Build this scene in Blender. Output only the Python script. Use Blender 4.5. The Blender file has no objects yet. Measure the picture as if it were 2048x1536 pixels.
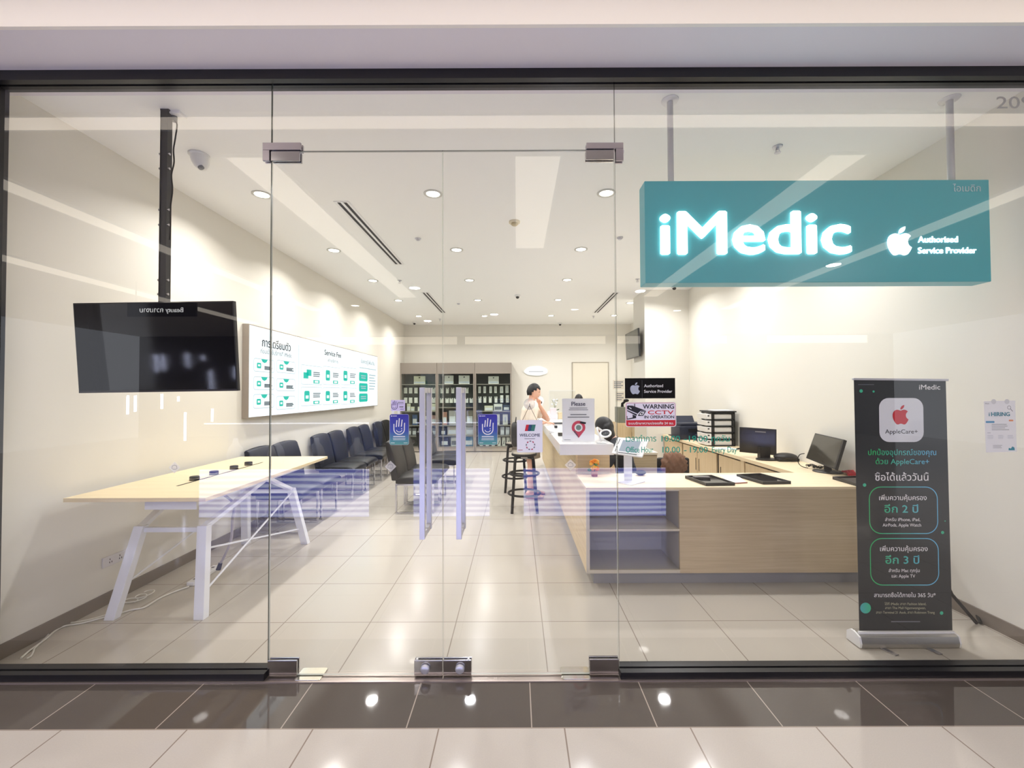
import bpy, bmesh, math, random
from mathutils import Vector, Matrix, Euler
random.seed(7)
R = math.radians
S = bpy.context.scene
COL = S.collection

# ---------------------------------------------------------------- camera
F, CX, PITCH, ROLL, EYE = 850.0, 1033.0, 0.0188, -0.0042, 1.604
cam_d = bpy.data.cameras.new('camera')
cam = bpy.data.objects.new('camera', cam_d); COL.objects.link(cam)
cam_d.sensor_width = 36; cam_d.lens = F / 2048 * 36
cam_d.shift_x = -(CX - 1024) / 2048
cam_d.clip_start = 0.02; cam_d.clip_end = 200
CAMM = Matrix.Translation((0, 0, EYE)) @ Matrix.Rotation(math.pi / 2 + PITCH, 4, 'X') @ Matrix.Rotation(ROLL, 4, 'Z')
cam.matrix_world = CAMM
S.camera = cam
# ---------------------------------------------------------------- colour management, world
S.view_settings.view_transform = 'Standard'; S.view_settings.look = 'None'
S.view_settings.exposure = 0.14; S.view_settings.gamma = 1.0
S.view_settings.use_curve_mapping = False
S.cycles.use_denoising = True
S.cycles.max_bounces = 10; S.cycles.transparent_max_bounces = 24
S.cycles.diffuse_bounces = 5; S.cycles.glossy_bounces = 5
S.cycles.sample_clamp_indirect = 6
S.cycles.caustics_reflective = False; S.cycles.caustics_refractive = False
W = bpy.data.worlds.new('world'); S.world = W; W.use_nodes = True
W.node_tree.nodes['Background'].inputs[0].default_value = (0.90, 0.93, 1.0, 1)
W.node_tree.nodes['Background'].inputs[1].default_value = 0.85
LAMP_W = 18.3          # interior downlight watts
MALL_W = 60.0          # concourse downlight watts
COVE = 1.9             # concourse cove brightness

def P(px, py, X=None, Y=None, Z=None):
    """the point of the place seen at pixel px,py on the plane X=, Y= or Z="""
    d = CAMM.to_3x3() @ Vector(((px - CX) / F, (768 - py) / F, -1))
    o = Vector((0, 0, EYE))
    if Y is not None: t = Y / d.y
    elif X is not None: t = X / d.x
    else: t = (Z - EYE) / d.z
    return o + d * t

# ---------------------------------------------------------------- materials
def s2l(c):
    return tuple(((v / 255) / 12.92 if v / 255 <= .04045 else ((v / 255 + .055) / 1.055) ** 2.4) for v in c)
MATS = {}
def mat(name, rgb, rough=.5, metal=0., emit=0., emit_rgb=None, spec=.5, alpha=1., trans=0., bump=None, coat=0.):
    if name in MATS: return MATS[name]
    m = bpy.data.materials.new(name); m.use_nodes = True
    b = m.node_tree.nodes['Principled BSDF']
    c = s2l(rgb)
    b.inputs['Base Color'].default_value = (*c, 1); b.inputs['Roughness'].default_value = rough
    b.inputs['Metallic'].default_value = metal; b.inputs['Specular IOR Level'].default_value = spec
    b.inputs['Alpha'].default_value = alpha; b.inputs['Transmission Weight'].default_value = trans
    b.inputs['Coat Weight'].default_value = coat
    if emit:
        b.inputs['Emission Color'].default_value = (*s2l(emit_rgb or rgb), 1)
        b.inputs['Emission Strength'].default_value = emit
    if bump:
        nt = m.node_tree; n = nt.nodes.new('ShaderNodeTexNoise'); bp = nt.nodes.new('ShaderNodeBump')
        tc = nt.nodes.new('ShaderNodeTexCoord'); nt.links.new(tc.outputs['Object'], n.inputs['Vector'])
        n.inputs['Scale'].default_value = bump[0]; bp.inputs['Strength'].default_value = bump[1]
        bp.inputs['Distance'].default_value = .002
        nt.links.new(n.outputs['Fac'], bp.inputs['Height']); nt.links.new(bp.outputs['Normal'], b.inputs['Normal'])
    MATS[name] = m
    return m

def tile_mat(name, rgb, grout, x0, y0, size=.6, rough=.12, mortar=.0035, var=.03, spec=.5):
    m = bpy.data.materials.new(name); m.use_nodes = True; nt = m.node_tree
    b = nt.nodes['Principled BSDF']; tc = nt.nodes.new('ShaderNodeTexCoord'); mp = nt.nodes.new('ShaderNodeMapping')
    mp.inputs['Location'].default_value = (-x0 + 60, -y0 + 60, 0)
    br = nt.nodes.new('ShaderNodeTexBrick'); br.offset = 0; br.squash = 1
    br.inputs['Scale'].default_value = 1; br.inputs['Brick Width'].default_value = size
    br.inputs['Row Height'].default_value = size; br.inputs['Mortar Size'].default_value = mortar
    br.inputs['Mortar Smooth'].default_value = .1
    c = s2l(rgb)
    br.inputs['Color1'].default_value = (*c, 1)
    br.inputs['Color2'].default_value = (*[v * (1 - var) for v in c], 1)
    br.inputs['Mortar'].default_value = (*s2l(grout), 1)
    nz = nt.nodes.new('ShaderNodeTexNoise'); nz.inputs['Scale'].default_value = 180; nz.inputs['Detail'].default_value = 3
    mx = nt.nodes.new('ShaderNodeMix'); mx.data_type = 'RGBA'; mx.blend_type = 'MULTIPLY'; mx.inputs[0].default_value = .12
    nt.links.new(tc.outputs['Object'], mp.inputs[0]); nt.links.new(mp.outputs[0], br.inputs[0])
    nt.links.new(tc.outputs['Object'], nz.inputs['Vector'])
    nt.links.new(br.outputs['Color'], mx.inputs[6]); nt.links.new(nz.outputs['Fac'], mx.inputs[7])
    nt.links.new(mx.outputs[2], b.inputs['Base Color'])
    b.inputs['Roughness'].default_value = rough; b.inputs['Specular IOR Level'].default_value = spec
    return m

def wood_mat(name, c1, c2, axis='X', scale=1., rough=.45):
    m = bpy.data.materials.new(name); m.use_nodes = True; nt = m.node_tree
    b = nt.nodes['Principled BSDF']; tc = nt.nodes.new('ShaderNodeTexCoord'); mp = nt.nodes.new('ShaderNodeMapping')
    sc = {'X': (1.2, 45, 45), 'Y': (45, 1.2, 45), 'Z': (45, 45, 1.2)}[axis]
    mp.inputs['Scale'].default_value = [v * scale for v in sc]
    nz = nt.nodes.new('ShaderNodeTexNoise'); nz.inputs['Scale'].default_value = 1.6; nz.inputs['Detail'].default_value = 6
    nz.inputs['Roughness'].default_value = .65
    cr = nt.nodes.new('ShaderNodeValToRGB')
    cr.color_ramp.elements[0].position = .3; cr.color_ramp.elements[0].color = (*s2l(c1), 1)
    cr.color_ramp.elements[1].position = .7; cr.color_ramp.elements[1].color = (*s2l(c2), 1)
    nt.links.new(tc.outputs['Object'], mp.inputs[0]); nt.links.new(mp.outputs[0], nz.inputs['Vector'])
    nt.links.new(nz.outputs['Fac'], cr.inputs[0]); nt.links.new(cr.outputs[0], b.inputs['Base Color'])
    b.inputs['Roughness'].default_value = rough
    return m

def glass_mat(name, refl=.085, tint=(1, 1, 1), power=1.0):
    """thin clear pane: transparent with a fresnel mirror on the faces that look at the viewer's side"""
    m = bpy.data.materials.new(name); m.use_nodes = True; nt = m.node_tree; nt.nodes.clear()
    out = nt.nodes.new('ShaderNodeOutputMaterial'); tr = nt.nodes.new('ShaderNodeBsdfTransparent')
    gl = nt.nodes.new('ShaderNodeBsdfGlossy'); gl.inputs['Roughness'].default_value = 0.0
    tr.inputs[0].default_value = (*tint, 1)
    lw = nt.nodes.new('ShaderNodeLayerWeight'); lw.inputs['Blend'].default_value = .5
    geo = nt.nodes.new('ShaderNodeNewGeometry')
    pw = nt.nodes.new('ShaderNodeMath'); pw.operation = 'POWER'; pw.inputs[1].default_value = 4.0
    mr = nt.nodes.new('ShaderNodeMath'); mr.operation = 'MULTIPLY_ADD'; mr.inputs[1].default_value = 1 - refl; mr.inputs[2].default_value = refl
    inv = nt.nodes.new('ShaderNodeMath'); inv.operation = 'SUBTRACT'; inv.inputs[0].default_value = 1
    mu = nt.nodes.new('ShaderNodeMath'); mu.operation = 'MULTIPLY'
    mix = nt.nodes.new('ShaderNodeMixShader')
    nt.links.new(lw.outputs['Facing'], pw.inputs[0]); nt.links.new(pw.outputs[0], mr.inputs[0])
    nt.links.new(geo.outputs['Backfacing'], inv.inputs[1])
    nt.links.new(mr.outputs[0], mu.inputs[0]); nt.links.new(inv.outputs[0], mu.inputs[1])
    nt.links.new(mu.outputs[0], mix.inputs[0]); nt.links.new(tr.outputs[0], mix.inputs[1]); nt.links.new(gl.outputs[0], mix.inputs[2])
    nt.links.new(mix.outputs[0], out.inputs[0])
    return m

# ---------------------------------------------------------------- mesh builder
class MB:
    def __init__(self): self.v = []; self.f = []; self.mi = []; self.sm = []; self.cur = 0
    def add(self, vs, fs, smooth=False):
        o = len(self.v); self.v += [Vector(p) for p in vs]
        for f in fs:
            self.f.append([i + o for i in f]); self.mi.append(self.cur); self.sm.append(smooth)
    def box(self, x0, x1, y0, y1, z0, z1, M=None):
        x0, x1 = sorted((x0, x1)); y0, y1 = sorted((y0, y1)); z0, z1 = sorted((z0, z1))
        vs = [Vector(p) for p in ((x0,y0,z0),(x1,y0,z0),(x1,y1,z0),(x0,y1,z0),(x0,y0,z1),(x1,y0,z1),(x1,y1,z1),(x0,y1,z1))]
        if M: vs = [M @ p for p in vs]
        self.add(vs, [(0,3,2,1),(4,5,6,7),(0,1,5,4),(1,2,6,5),(2,3,7,6),(3,0,4,7)])
        return self
    def hexa(self, vs):
        self.add(vs, [(0,3,2,1),(4,5,6,7),(0,1,5,4),(1,2,6,5),(2,3,7,6),(3,0,4,7)]); return self
    def bar(self, a, b, w, h=None, up=(0, 0, 1)):
        """square bar from a to b, w sideways, h along up"""
        a = Vector(a); b = Vector(b); d = (b - a).normalized(); h = h or w
        s = d.cross(Vector(up)); s = s.normalized() if s.length > 1e-4 else Vector((1, 0, 0)); u = s.cross(d).normalized()
        vs = []
        for p in (a, b):
            for i, j in ((-1,-1),(1,-1),(1,1),(-1,1)): vs.append(p + s * (w/2*i) + u * (h/2*j))
        self.add(vs, [(0,1,2,3),(7,6,5,4),(0,4,5,1),(1,5,6,2),(2,6,7,3),(3,7,4,0)]); return self
    def tube(self, pts, r, n=10, cap=True, smooth=True, closed=False):
        pts = [Vector(p) for p in pts]; rs = r if isinstance(r, (list, tuple)) else [r] * len(pts)
        N = len(pts); rings = []; pu = None
        for i, p in enumerate(pts):
            if closed: d = pts[(i+1) % N] - pts[i-1]
            else: d = pts[min(i+1, N-1)] - pts[max(i-1, 0)]
            d.normalize()
            if pu is None:
                u = d.orthogonal().normalized()
            else:
                u = (pu - d * pu.dot(d)); u = u.normalized() if u.length > 1e-5 else d.orthogonal().normalized()
            pu = u; w = d.cross(u)
            rings.append([p + (u * math.cos(2*math.pi*k/n) + w * math.sin(2*math.pi*k/n)) * rs[i] for k in range(n)])
        vs = [q for rg in rings for q in rg]; fs = []
        for i in range(N if closed else N - 1):
            for k in range(n):
                a = i*n+k; b = i*n+(k+1) % n; c = ((i+1) % N)*n+(k+1) % n; d = ((i+1) % N)*n+k
                fs.append((a, b, c, d))
        self.add(vs, fs, smooth)
        if cap and not closed:
            self.add(rings[0], [tuple(range(n))[::-1]]); self.add(rings[-1], [tuple(range(n))])
        return self
    def cyl(self, a, b, r, r2=None, n=20): return self.tube([a, b], [r, r if r2 is None else r2], n)
    def lathe(self, prof, c=(0, 0, 0), n=24, M=None):
        vs = []; fs = []; m = len(prof)
        for k in range(n):
            a = 2*math.pi*k/n
            for r, z in prof:
                p = Vector((r*math.cos(a), r*math.sin(a), z))
                if M: p = M @ p
                vs.append(p + Vector(c))
        for k in range(n):
            for i in range(m-1):
                a = k*m+i; b = ((k+1) % n)*m+i
                fs.append((a, b, b+1, a+1))
        self.add(vs, fs, True); return self
    def ball(self, c, r, n=16, M=None):
        r = (r, r, r) if not isinstance(r, (tuple, list)) else r
        prof = [(math.sin(math.pi*i/n), -math.cos(math.pi*i/n)) for i in range(n+1)]
        MM = Matrix.Diagonal((*r, 1)); MM = (M @ MM) if M else MM
        return self.lathe([(max(a, 1e-4), b) for a, b in prof], c, n, MM)
    def prism(self, poly, d, M=None):
        """poly in xy, extruded by d along z (d may be 0 = flat), M to place"""
        n = len(poly)
        vs = [Vector((x, y, 0)) for x, y in poly]
        if d: vs += [Vector((x, y, d)) for x, y in poly]
        if M: vs = [M @ p for p in vs]
        if d: self.add(vs, [tuple(range(n))[::-1], tuple(range(n, 2*n))] + [(i, (i+1) % n, n+(i+1) % n, n+i) for i in range(n)])
        else: self.add(vs, [tuple(range(n))])
        return self
    def build(self, name, mats, parent=None, world=False, bevel=0, seg=2, smooth=False, sub=0):
        me = bpy.data.meshes.new(name)
        off = Vector((0, 0, 0))
        if parent is not None and world: 
            off = WORLD[parent.name]
        me.from_pydata([tuple(p - off) for p in self.v], [], self.f)
        if not isinstance(mats, (list, tuple)): mats = [mats]
        for m in mats: me.materials.append(m)
        for p, mi, sm in zip(me.polygons, self.mi, self.sm): p.material_index = mi; p.use_smooth = sm or smooth or bool(sub)
        me.validate(); me.update()
        o = bpy.data.objects.new(name, me); COL.objects.link(o)
        if parent is not None: o.parent = parent; WORLD[o.name] = off
        if bevel:
            b = o.modifiers.new('bevel', 'BEVEL'); b.width = bevel; b.segments = seg; b.limit_method = 'ANGLE'; b.angle_limit = R(40)
            if seg > 2:
                for p in me.polygons: p.use_smooth = True
        if sub:
            b = o.modifiers.new('sub', 'SUBSURF'); b.levels = sub; b.render_levels = sub
        return o
WORLD = {}
def tag(o, label=None, cat=None, group=None, kind=None):
    if label: o['label'] = label
    if cat: o['category'] = cat
    if group: o['group'] = group
    if kind: o['kind'] = kind
    return o
def thing(name, label, cat, loc=(0, 0, 0), rz=0, group=None):
    o = bpy.data.objects.new(name, None); COL.objects.link(o); o.location = loc; o.rotation_euler = (0, 0, rz)
    o.empty_display_size = .1
    WORLD[o.name] = Vector(loc)
    return tag(o, label, cat, group)
def single(mb, name, m, label, cat, loc=None, group=None, **k):
    """one mesh thing; vertices given in world space, origin moved to loc"""
    loc = Vector(loc) if loc is not None else sum(mb.v, Vector()) / len(mb.v)
    mb.v = [p - loc for p in mb.v]
    o = mb.build(name, m, **k); o.location = loc
    return tag(o, label, cat, group)
def struct(mb, name, m, **k):
    o = mb.build(name, m, **k)
    if o.parent is None: o['kind'] = 'structure'
    return o
def copy_tree(o, parent=None, loc=None, rz=None, label=None, group=None):
    c = o.copy(); COL.objects.link(c); c.parent = parent
    if parent is None:
        if loc is not None: c.location = loc
        if rz is not None: c.rotation_euler = (0, 0, rz)
        if label: c['label'] = label
        if group: c['group'] = group
    for ch in list(o.children): copy_tree(ch, c)
    return c

# ---------------------------------------------------------------- flat artwork and lettering
TXT = {}
def text_geo(s, bold=0., spacing=1.):
    k = (s, spacing)
    if k in TXT: return TXT[k]
    cu = bpy.data.curves.new('t', 'FONT'); cu.body = s; cu.size = 1; cu.space_character = spacing
    cu.resolution_u = 3
    ob = bpy.data.objects.new('t', cu); COL.objects.link(ob)
    dg = bpy.context.evaluated_depsgraph_get(); dg.update()
    me = bpy.data.meshes.new_from_object(ob.evaluated_get(dg))
    vs = [v.co.copy() for v in me.vertices]; fs = [tuple(p.vertices) for p in me.polygons]
    bpy.data.objects.remove(ob); bpy.data.curves.remove(cu); bpy.data.meshes.remove(me)
    if vs:
        x0 = min(v.x for v in vs); x1 = max(v.x for v in vs); y0 = min(v.y for v in vs); y1 = max(v.y for v in vs)
    else: x0 = x1 = y0 = y1 = 0
    TXT[k] = (vs, fs, x0, x1, y0, y1); return TXT[k]

APPLE = "M12.152 6.896c-.948 0-2.415-1.078-3.96-1.04-2.04.027-3.91 1.183-4.961 3.014-2.117 3.675-.546 9.103 1.519 12.09 1.013 1.454 2.208 3.09 3.792 3.039 1.52-.065 2.09-.987 3.935-.987 1.831 0 2.35.987 3.96.948 1.637-.026 2.676-1.48 3.676-2.948 1.156-1.688 1.636-3.325 1.662-3.415-.039-.013-3.182-1.221-3.22-4.857-.026-3.04 2.48-4.494 2.597-4.559-1.429-2.09-3.623-2.324-4.39-2.376-2-.156-3.675 1.09-4.61 1.09z"
LEAF = "M15.53 3.83c.843-1.012 1.4-2.427 1.245-3.83-1.207.052-2.662.805-3.532 1.818-.78.896-1.454 2.338-1.273 3.714 1.338.104 2.715-.688 3.559-1.701"
def path_poly(d, n=6):
    import re
    nums = [float(t) for t in re.findall(r'-?\d*\.\d+|-?\d+', d)]
    x, y = nums[0], nums[1]; pts = [(x, y)]; i = 2
    while i + 5 < len(nums) + 0 or i + 6 <= len(nums):
        a = nums[i:i+6]
        for k in range(1, n + 1):
            t = k / n; q = 1 - t
            pts.append((x*q**3 + 3*(x+a[0])*q*q*t + 3*(x+a[2])*q*t*t + (x+a[4])*t**3,
                        y*q**3 + 3*(y+a[1])*q*q*t + 3*(y+a[3])*q*t*t + (y+a[5])*t**3))
        x += a[4]; y += a[5]; i += 6
        if i >= len(nums): break
    if abs(pts[0][0]-pts[-1][0]) + abs(pts[0][1]-pts[-1][1]) < .05: pts.pop()
    return [(px, 24 - py) for px, py in pts][::-1]
def rrect(x0, y0, x1, y1, r, n=6):
    pts = []
    for cx, cy, a0 in ((x1-r, y1-r, 0), (x0+r, y1-r, 90), (x0+r, y0+r, 180), (x1-r, y0+r, 270)):
        for k in range(n+1):
            a = R(a0 + 90*k/n); pts.append((cx+r*math.cos(a), cy+r*math.sin(a)))
    return pts

class Canvas:
    """artwork on a plane: origin o, right, up (world); collects one mesh per (part, material)"""
    def __init__(self, o, right=(1, 0, 0), up=(0, 0, 1), step=.0006):
        self.o = Vector(o); self.r = Vector(right).normalized(); self.u = Vector(up).normalized()
        self.n = self.r.cross(self.u); self.g = {}; self.step = step
    def uv(self, p): d = Vector(p) - self.o; return d.dot(self.r), d.dot(self.u)
    def px(self, x, y):
        """canvas coordinates of the artwork point seen at pixel x,y"""
        d = CAMM.to_3x3() @ Vector(((x - CX) / F, (768 - y) / F, -1)); c = Vector((0, 0, EYE))
        t = (self.o - c).dot(self.n) / d.dot(self.n)
        return self.uv(c + d * t)
    def mb(self, part, m):
        k = (part, m.name)
        if k not in self.g: self.g[k] = (MB(), m)
        return self.g[k][0]
    def at(self, x, y, l, e=0): return self.o + self.r*x + self.u*y + self.n*(l*self.step + e)
    def poly(self, pts, m, l=1, part='print', ex=0):
        mb = self.mb(part, m); n = len(pts)
        if ex:
            vs = [self.at(x, y, l) for x, y in pts] + [self.at(x, y, l, ex) for x, y in pts]
            mb.add(vs, [tuple(range(n))[::-1], tuple(range(n, 2*n))] + [(i, (i+1) % n, n+(i+1) % n, n+i) for i in range(n)])
        else: mb.add([self.at(x, y, l) for x, y in pts], [tuple(range(n))])
    def rect(self, x0, y0, x1, y1, m, l=1, part='print', ex=0): self.poly([(x0,y0),(x1,y0),(x1,y1),(x0,y1)], m, l, part, ex)
    def rr(self, x0, y0, x1, y1, r, m, l=1, part='print', ex=0): self.poly(rrect(x0, y0, x1, y1, r), m, l, part, ex)
    def disc(self, x, y, r, m, l=1, part='print', n=24): self.poly([(x+r*math.cos(2*math.pi*k/n), y+r*math.sin(2*math.pi*k/n)) for k in range(n)], m, l, part)
    def ring(self, pts, w, m, l=1, part='print', closed=True):
        """stroke of width w along pts"""
        mb = self.mb(part, m); n = len(pts); L = []; Rr = []
        for i in range(n):
            if closed: a = Vector(pts[i-1]); b = Vector(pts[(i+1) % n])
            else: a = Vector(pts[max(i-1, 0)]); b = Vector(pts[min(i+1, n-1)])
            d = (b-a); d = d.normalized() if d.length else Vector((1, 0)); q = Vector((-d.y, d.x)) * w/2
            p = Vector(pts[i]); L.append(p+q); Rr.append(p-q)
        vs = [self.at(p.x, p.y, l) for p in L] + [self.at(p.x, p.y, l) for p in Rr]
        mb.add(vs, [(i, n+i, n+(i+1) % n, (i+1) % n) for i in range(n if closed else n-1)])
    def text(self, s, x, y, h=None, w=None, m=None, l=2, part='lettering', align='c', bold=0., ex=0, spacing=1.):
        """baseline at y; h = height of a capital; w = fit total width"""
        vs, fs, x0, x1, y0, y1 = text_geo(s, 0, spacing)
        if not vs: return
        if bold:                       # heavier strokes: the same outlines shifted a hair each way
            hh = h or .72 * w / (x1 - x0)
            for i, (dx, dy) in enumerate(((-1, 0), (1, 0), (0, .7), (0, -.7))):
                self.text(s, x + dx*bold*hh, y + dy*bold*hh, h, w, m, l + .08*i, part, align, 0., ex, spacing)
            return
        if h is None: h = .72 * w / (x1 - x0)
        sy = h / .72; sx = (w / (x1 - x0)) if w else sy
        ox = {'c': x - (x0+x1)/2*sx, 'l': x - x0*sx, 'r': x - x1*sx}[align]
        mb = self.mb(part, m)
        P3 = [self.at(ox + v.x*sx, y + v.y*sy, l, ex) for v in vs]
        mb.add(P3, fs)
        if ex:
            cnt = {}
            for f in fs:
                for a, b in zip(f, f[1:] + f[:1]):
                    cnt[(a, b)] = cnt.get((a, b), 0) + 1
            B = [self.at(ox + v.x*sx, y + v.y*sy, l, 0) for v in vs]
            fs2 = []; N = len(vs)
            for (a, b) in cnt:
                if (b, a) not in cnt: fs2.append((b, a, N+a, N+b))
            mb.add(P3 + B, fs2)
    def svg(self, d, x, y, h, m, l=2, part='logo', ex=0):
        s = h / 24
        self.poly([(x + (a-12)*s, y + b*s) for a, b in path_poly(d)], m, l, part, ex)
    def apple(self, x, y, h, m, l=2, ex=0, part='logo'):
        self.svg(APPLE, x, y, h, m, l, part, ex); self.svg(LEAF, x, y, h, m, l, part, ex)
    def bars(self, x0, x1, ys, t, m, l=2, part='print', rag=.25, align='c'):
        for y in ys:
            w = (x1 - x0) * (1 - random.random()*rag)
            c = (x0 + x1)/2 if align == 'c' else x0 + w/2
            self.rect(c - w/2, y - t/2, c + w/2, y + t/2, m, l, part)
    def finish(self, parent):
        for (part, _), (mb, m) in self.g.items(): mb.build(part, m, parent, world=True)
# ================================================================ SETTING
XL, XR, YG, YB, H = -3.13, 3.20, 2.435, 11.85, 3.49
M_wall = mat('wall_paint', (228, 225, 216), .6, bump=(120, .08))
M_ceil = mat('ceiling_paint', (248, 249, 248), .7)
M_mwall = mat('bulkhead_paint', (250, 246, 242), .6)
M_soffit = mat('soffit_paint', (236, 232, 240), .6)
M_base = mat('baseboard_tile', (124, 114, 104), .4)
M_black = mat('black_metal', (22, 21, 26), .35)
M_blackm = mat('matte_black', (13, 13, 14), .6, spec=.3)
M_steel = mat('polished_steel', (190, 188, 192), .16, 1.)
M_brush = mat('brushed_steel', (206, 206, 214), .34, .55)
M_chrome = mat('chrome', (205, 205, 210), .08, 1.)
M_white = mat('white_paint', (236, 236, 236), .4)
M_whitep = mat('white_plastic', (232, 232, 232), .35)
M_floor = tile_mat('shop_floor_tile', (198, 191, 181), (150, 140, 130), .172, 0., rough=.2)
M_mfloor = tile_mat('concourse_floor_tile', (208, 200, 194), (150, 135, 125), .222, 2.06, rough=.10)
M_thr = tile_mat('threshold_granite', (92, 84, 80), (178, 165, 155), .066, 2.06, rough=.035, mortar=.003)
M_glass = glass_mat('shopfront_glass', .088)
M_cglass = glass_mat('cabinet_glass', .06, (.93, .97, .96))
M_acry = glass_mat('clear_acrylic', .07, (.97, .98, .98))
M_edge = mat('glass_edge', (70, 78, 74), .2)
M_edge2 = mat('door_glass_edge', (178, 182, 176), .2)

# shop shell
b = MB(); b.box(XL-.1, XR+.1, 2.39, YB+.1, -.1, 0); struct(b, 'floor', M_floor)
b = MB(); b.box(-14, 14, 2.06, 2.385, -.1, 0); struct(b, 'floor', M_thr)
b = MB(); b.box(-14, 14, -11, 2.06, -.1, 0); struct(b, 'floor', M_mfloor)
b = MB(); b.box(XL-.1, XL, 2.49, YB, 0, H); struct(b, 'wall_left', M_wall)
b = MB(); b.box(XR, XR+.1, 2.49, YB, 0, H); struct(b, 'wall_right', M_wall)
b = MB(); b.box(XL-.1, XR+.1, YB, YB+.1, 0, H); struct(b, 'wall_back', M_wall)
b = MB(); b.box(XL-.1, XR+.1, 2.49, YB+.1, H, H+.1); struct(b, 'ceiling', M_ceil)
b = MB(); b.box(2.38, XR, 7.86, 8.6, 0, H); struct(b, 'wall_column', M_wall)
b = MB(); b.box(XL, XL+.012, 2.5, YB, 0, .09); struct(b, 'baseboard_left', M_base)
b = MB(); b.box(XR-.012, XR, 2.5, YB, 0, .09); struct(b, 'baseboard_right', M_base)
b = MB(); b.box(XL, XR, YB-.012, YB, 0, .09); struct(b, 'baseboard_back', M_base)
# shopfront frame: header channel, sills, jamb
def channel(x0, x1, z0, z1, up):
    b = MB(); s = 1 if up else -1
    b.box(x0, x1, 2.39, 2.427, z0, z1); b.box(x0, x1, 2.443, 2.49, z0, z1)
    if up: b.box(x0, x1, 2.427, 2.443, z0, z0+.012)
    else: b.box(x0, x1, 2.427, 2.443, z1-.012, z1)
    return b
XS0 = P(537, 1340, Y=YG).x; XS1 = P(1238, 1340, Y=YG).x      # door opening
DT = P(886, 303, Y=YG).z                                       # top of doors
struct(channel(XL-1.5, XR+1.2, 3.395, 3.46, False), 'trim_1', M_black)
struct(channel(XL-1.5, XS0, 0, .043, True), 'trim_2', M_black)
struct(channel(XS1, XR+1.2, 0, .043, True), 'trim_3', M_black)
b = MB(); b.box(XS0, XS1, 2.386, 2.46, 0, .004); struct(b, 'trim_4', mat('floor_plate', (168, 156, 150), .3, .8))
b = MB(); b.box(-14, 14, 2.378, 2.389, 0, .006); struct(b, 'trim_5', mat('metal_strip', (190, 176, 172), .3, .7))
XJ = P(8, 800, Y=2.49).x
b = MB(); b.box(XJ-.12, XJ, 2.39, 2.49, 0, 3.46); struct(b, 'trim_6', M_black)
# concourse bulkhead, soffit above the shopfront, concourse ceiling
ZS = 3.452
b = MB(); b.box(-14, 14, 2.10, 2.60, ZS, ZS+.06); struct(b, 'ceiling_soffit', M_soffit)
b = MB(); b.box(-14, 14, 2.08, 2.10, ZS-.02, 3.75); struct(b, 'wall_bulkhead', M_mwall)
b = MB(); b.box(-14, 14, 2.39, 2.60, ZS+.06, 4.0); struct(b, 'wall_front', M_mwall)
b = MB(); b.box(-14, 14, -11, 2.08, 3.72, 3.8); struct(b, 'ceiling', mat('concourse_ceiling', (205, 198, 190), .7))
b = MB(); b.box(-14, XJ-.12, 2.39, 2.49, 0, ZS); struct(b, 'wall_front_left', mat('facade_dark', (60, 58, 58), .4))
b = MB(); b.box(XR+1.2, 14, 2.39, 2.49, 0, ZS); struct(b, 'wall_front_right', mat('facade_dark', (60, 58, 58), .4))
b = MB(); b.box(-14, 14, -11, -10.9, 0, 3.8); struct(b, 'wall_opposite', mat('opposite_shopfront', (88, 80, 76), .5))
M_cove = mat('cove_light', (255, 247, 232), .6, emit=COVE, emit_rgb=(255, 244, 226))
M_covef = mat('cove_light_front', (255, 247, 232), .6, emit=COVE*1.15, emit_rgb=(255, 240, 224))
def cove(name, x0, x1, y0, y1, label, m=None):
    """shallow luminous ceiling recess of the concourse: frame and diffuser"""
    t = thing(name, label, 'ceiling light', ((x0+x1)/2, (y0+y1)/2, 3.72), group='luminous strips in the concourse ceiling')
    b = MB(); b.box(x0, x1, y0, y1, 3.702, 3.712); b.build('diffuser', m or M_cove, t, world=True)
    b = MB()
    for q in ((x0-.02, x0, y0-.02, y1+.02), (x1, x1+.02, y0-.02, y1+.02), (x0, x1, y0-.02, y0), (x0, x1, y1, y1+.02)): b.box(*q, 3.695, 3.72)
    b.build('frame', M_white, t, world=True)
cove('ceiling_strip_light', -7, 7, 1.52, 1.84, 'long luminous strip along the bulkhead in front of the shop', M_covef)
cove('ceiling_strip_light', -2.58, -2.2, -4.5, 1.12, 'luminous strip running away from the shopfront, left of the doors')
cove('ceiling_strip_light', 0.0, .40, -1.3, 1.12, 'short luminous strip running away from the door pair')
cove('ceiling_strip_light', 2.80, 3.12, -4.5, 1.12, 'luminous strip running away from the shopfront, right of the doors')
cove('ceiling_strip_light', -5.25, -4.98, -6, 1.2, 'luminous strip left of the shopfront')
cove('ceiling_strip_light', 5.2, 5.5, -6, 1.2, 'luminous strip right of the shopfront')
cove('ceiling_strip_light', -8.1, -7.7, -8, 1.2, 'outermost luminous strip on the left of the concourse')
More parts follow.
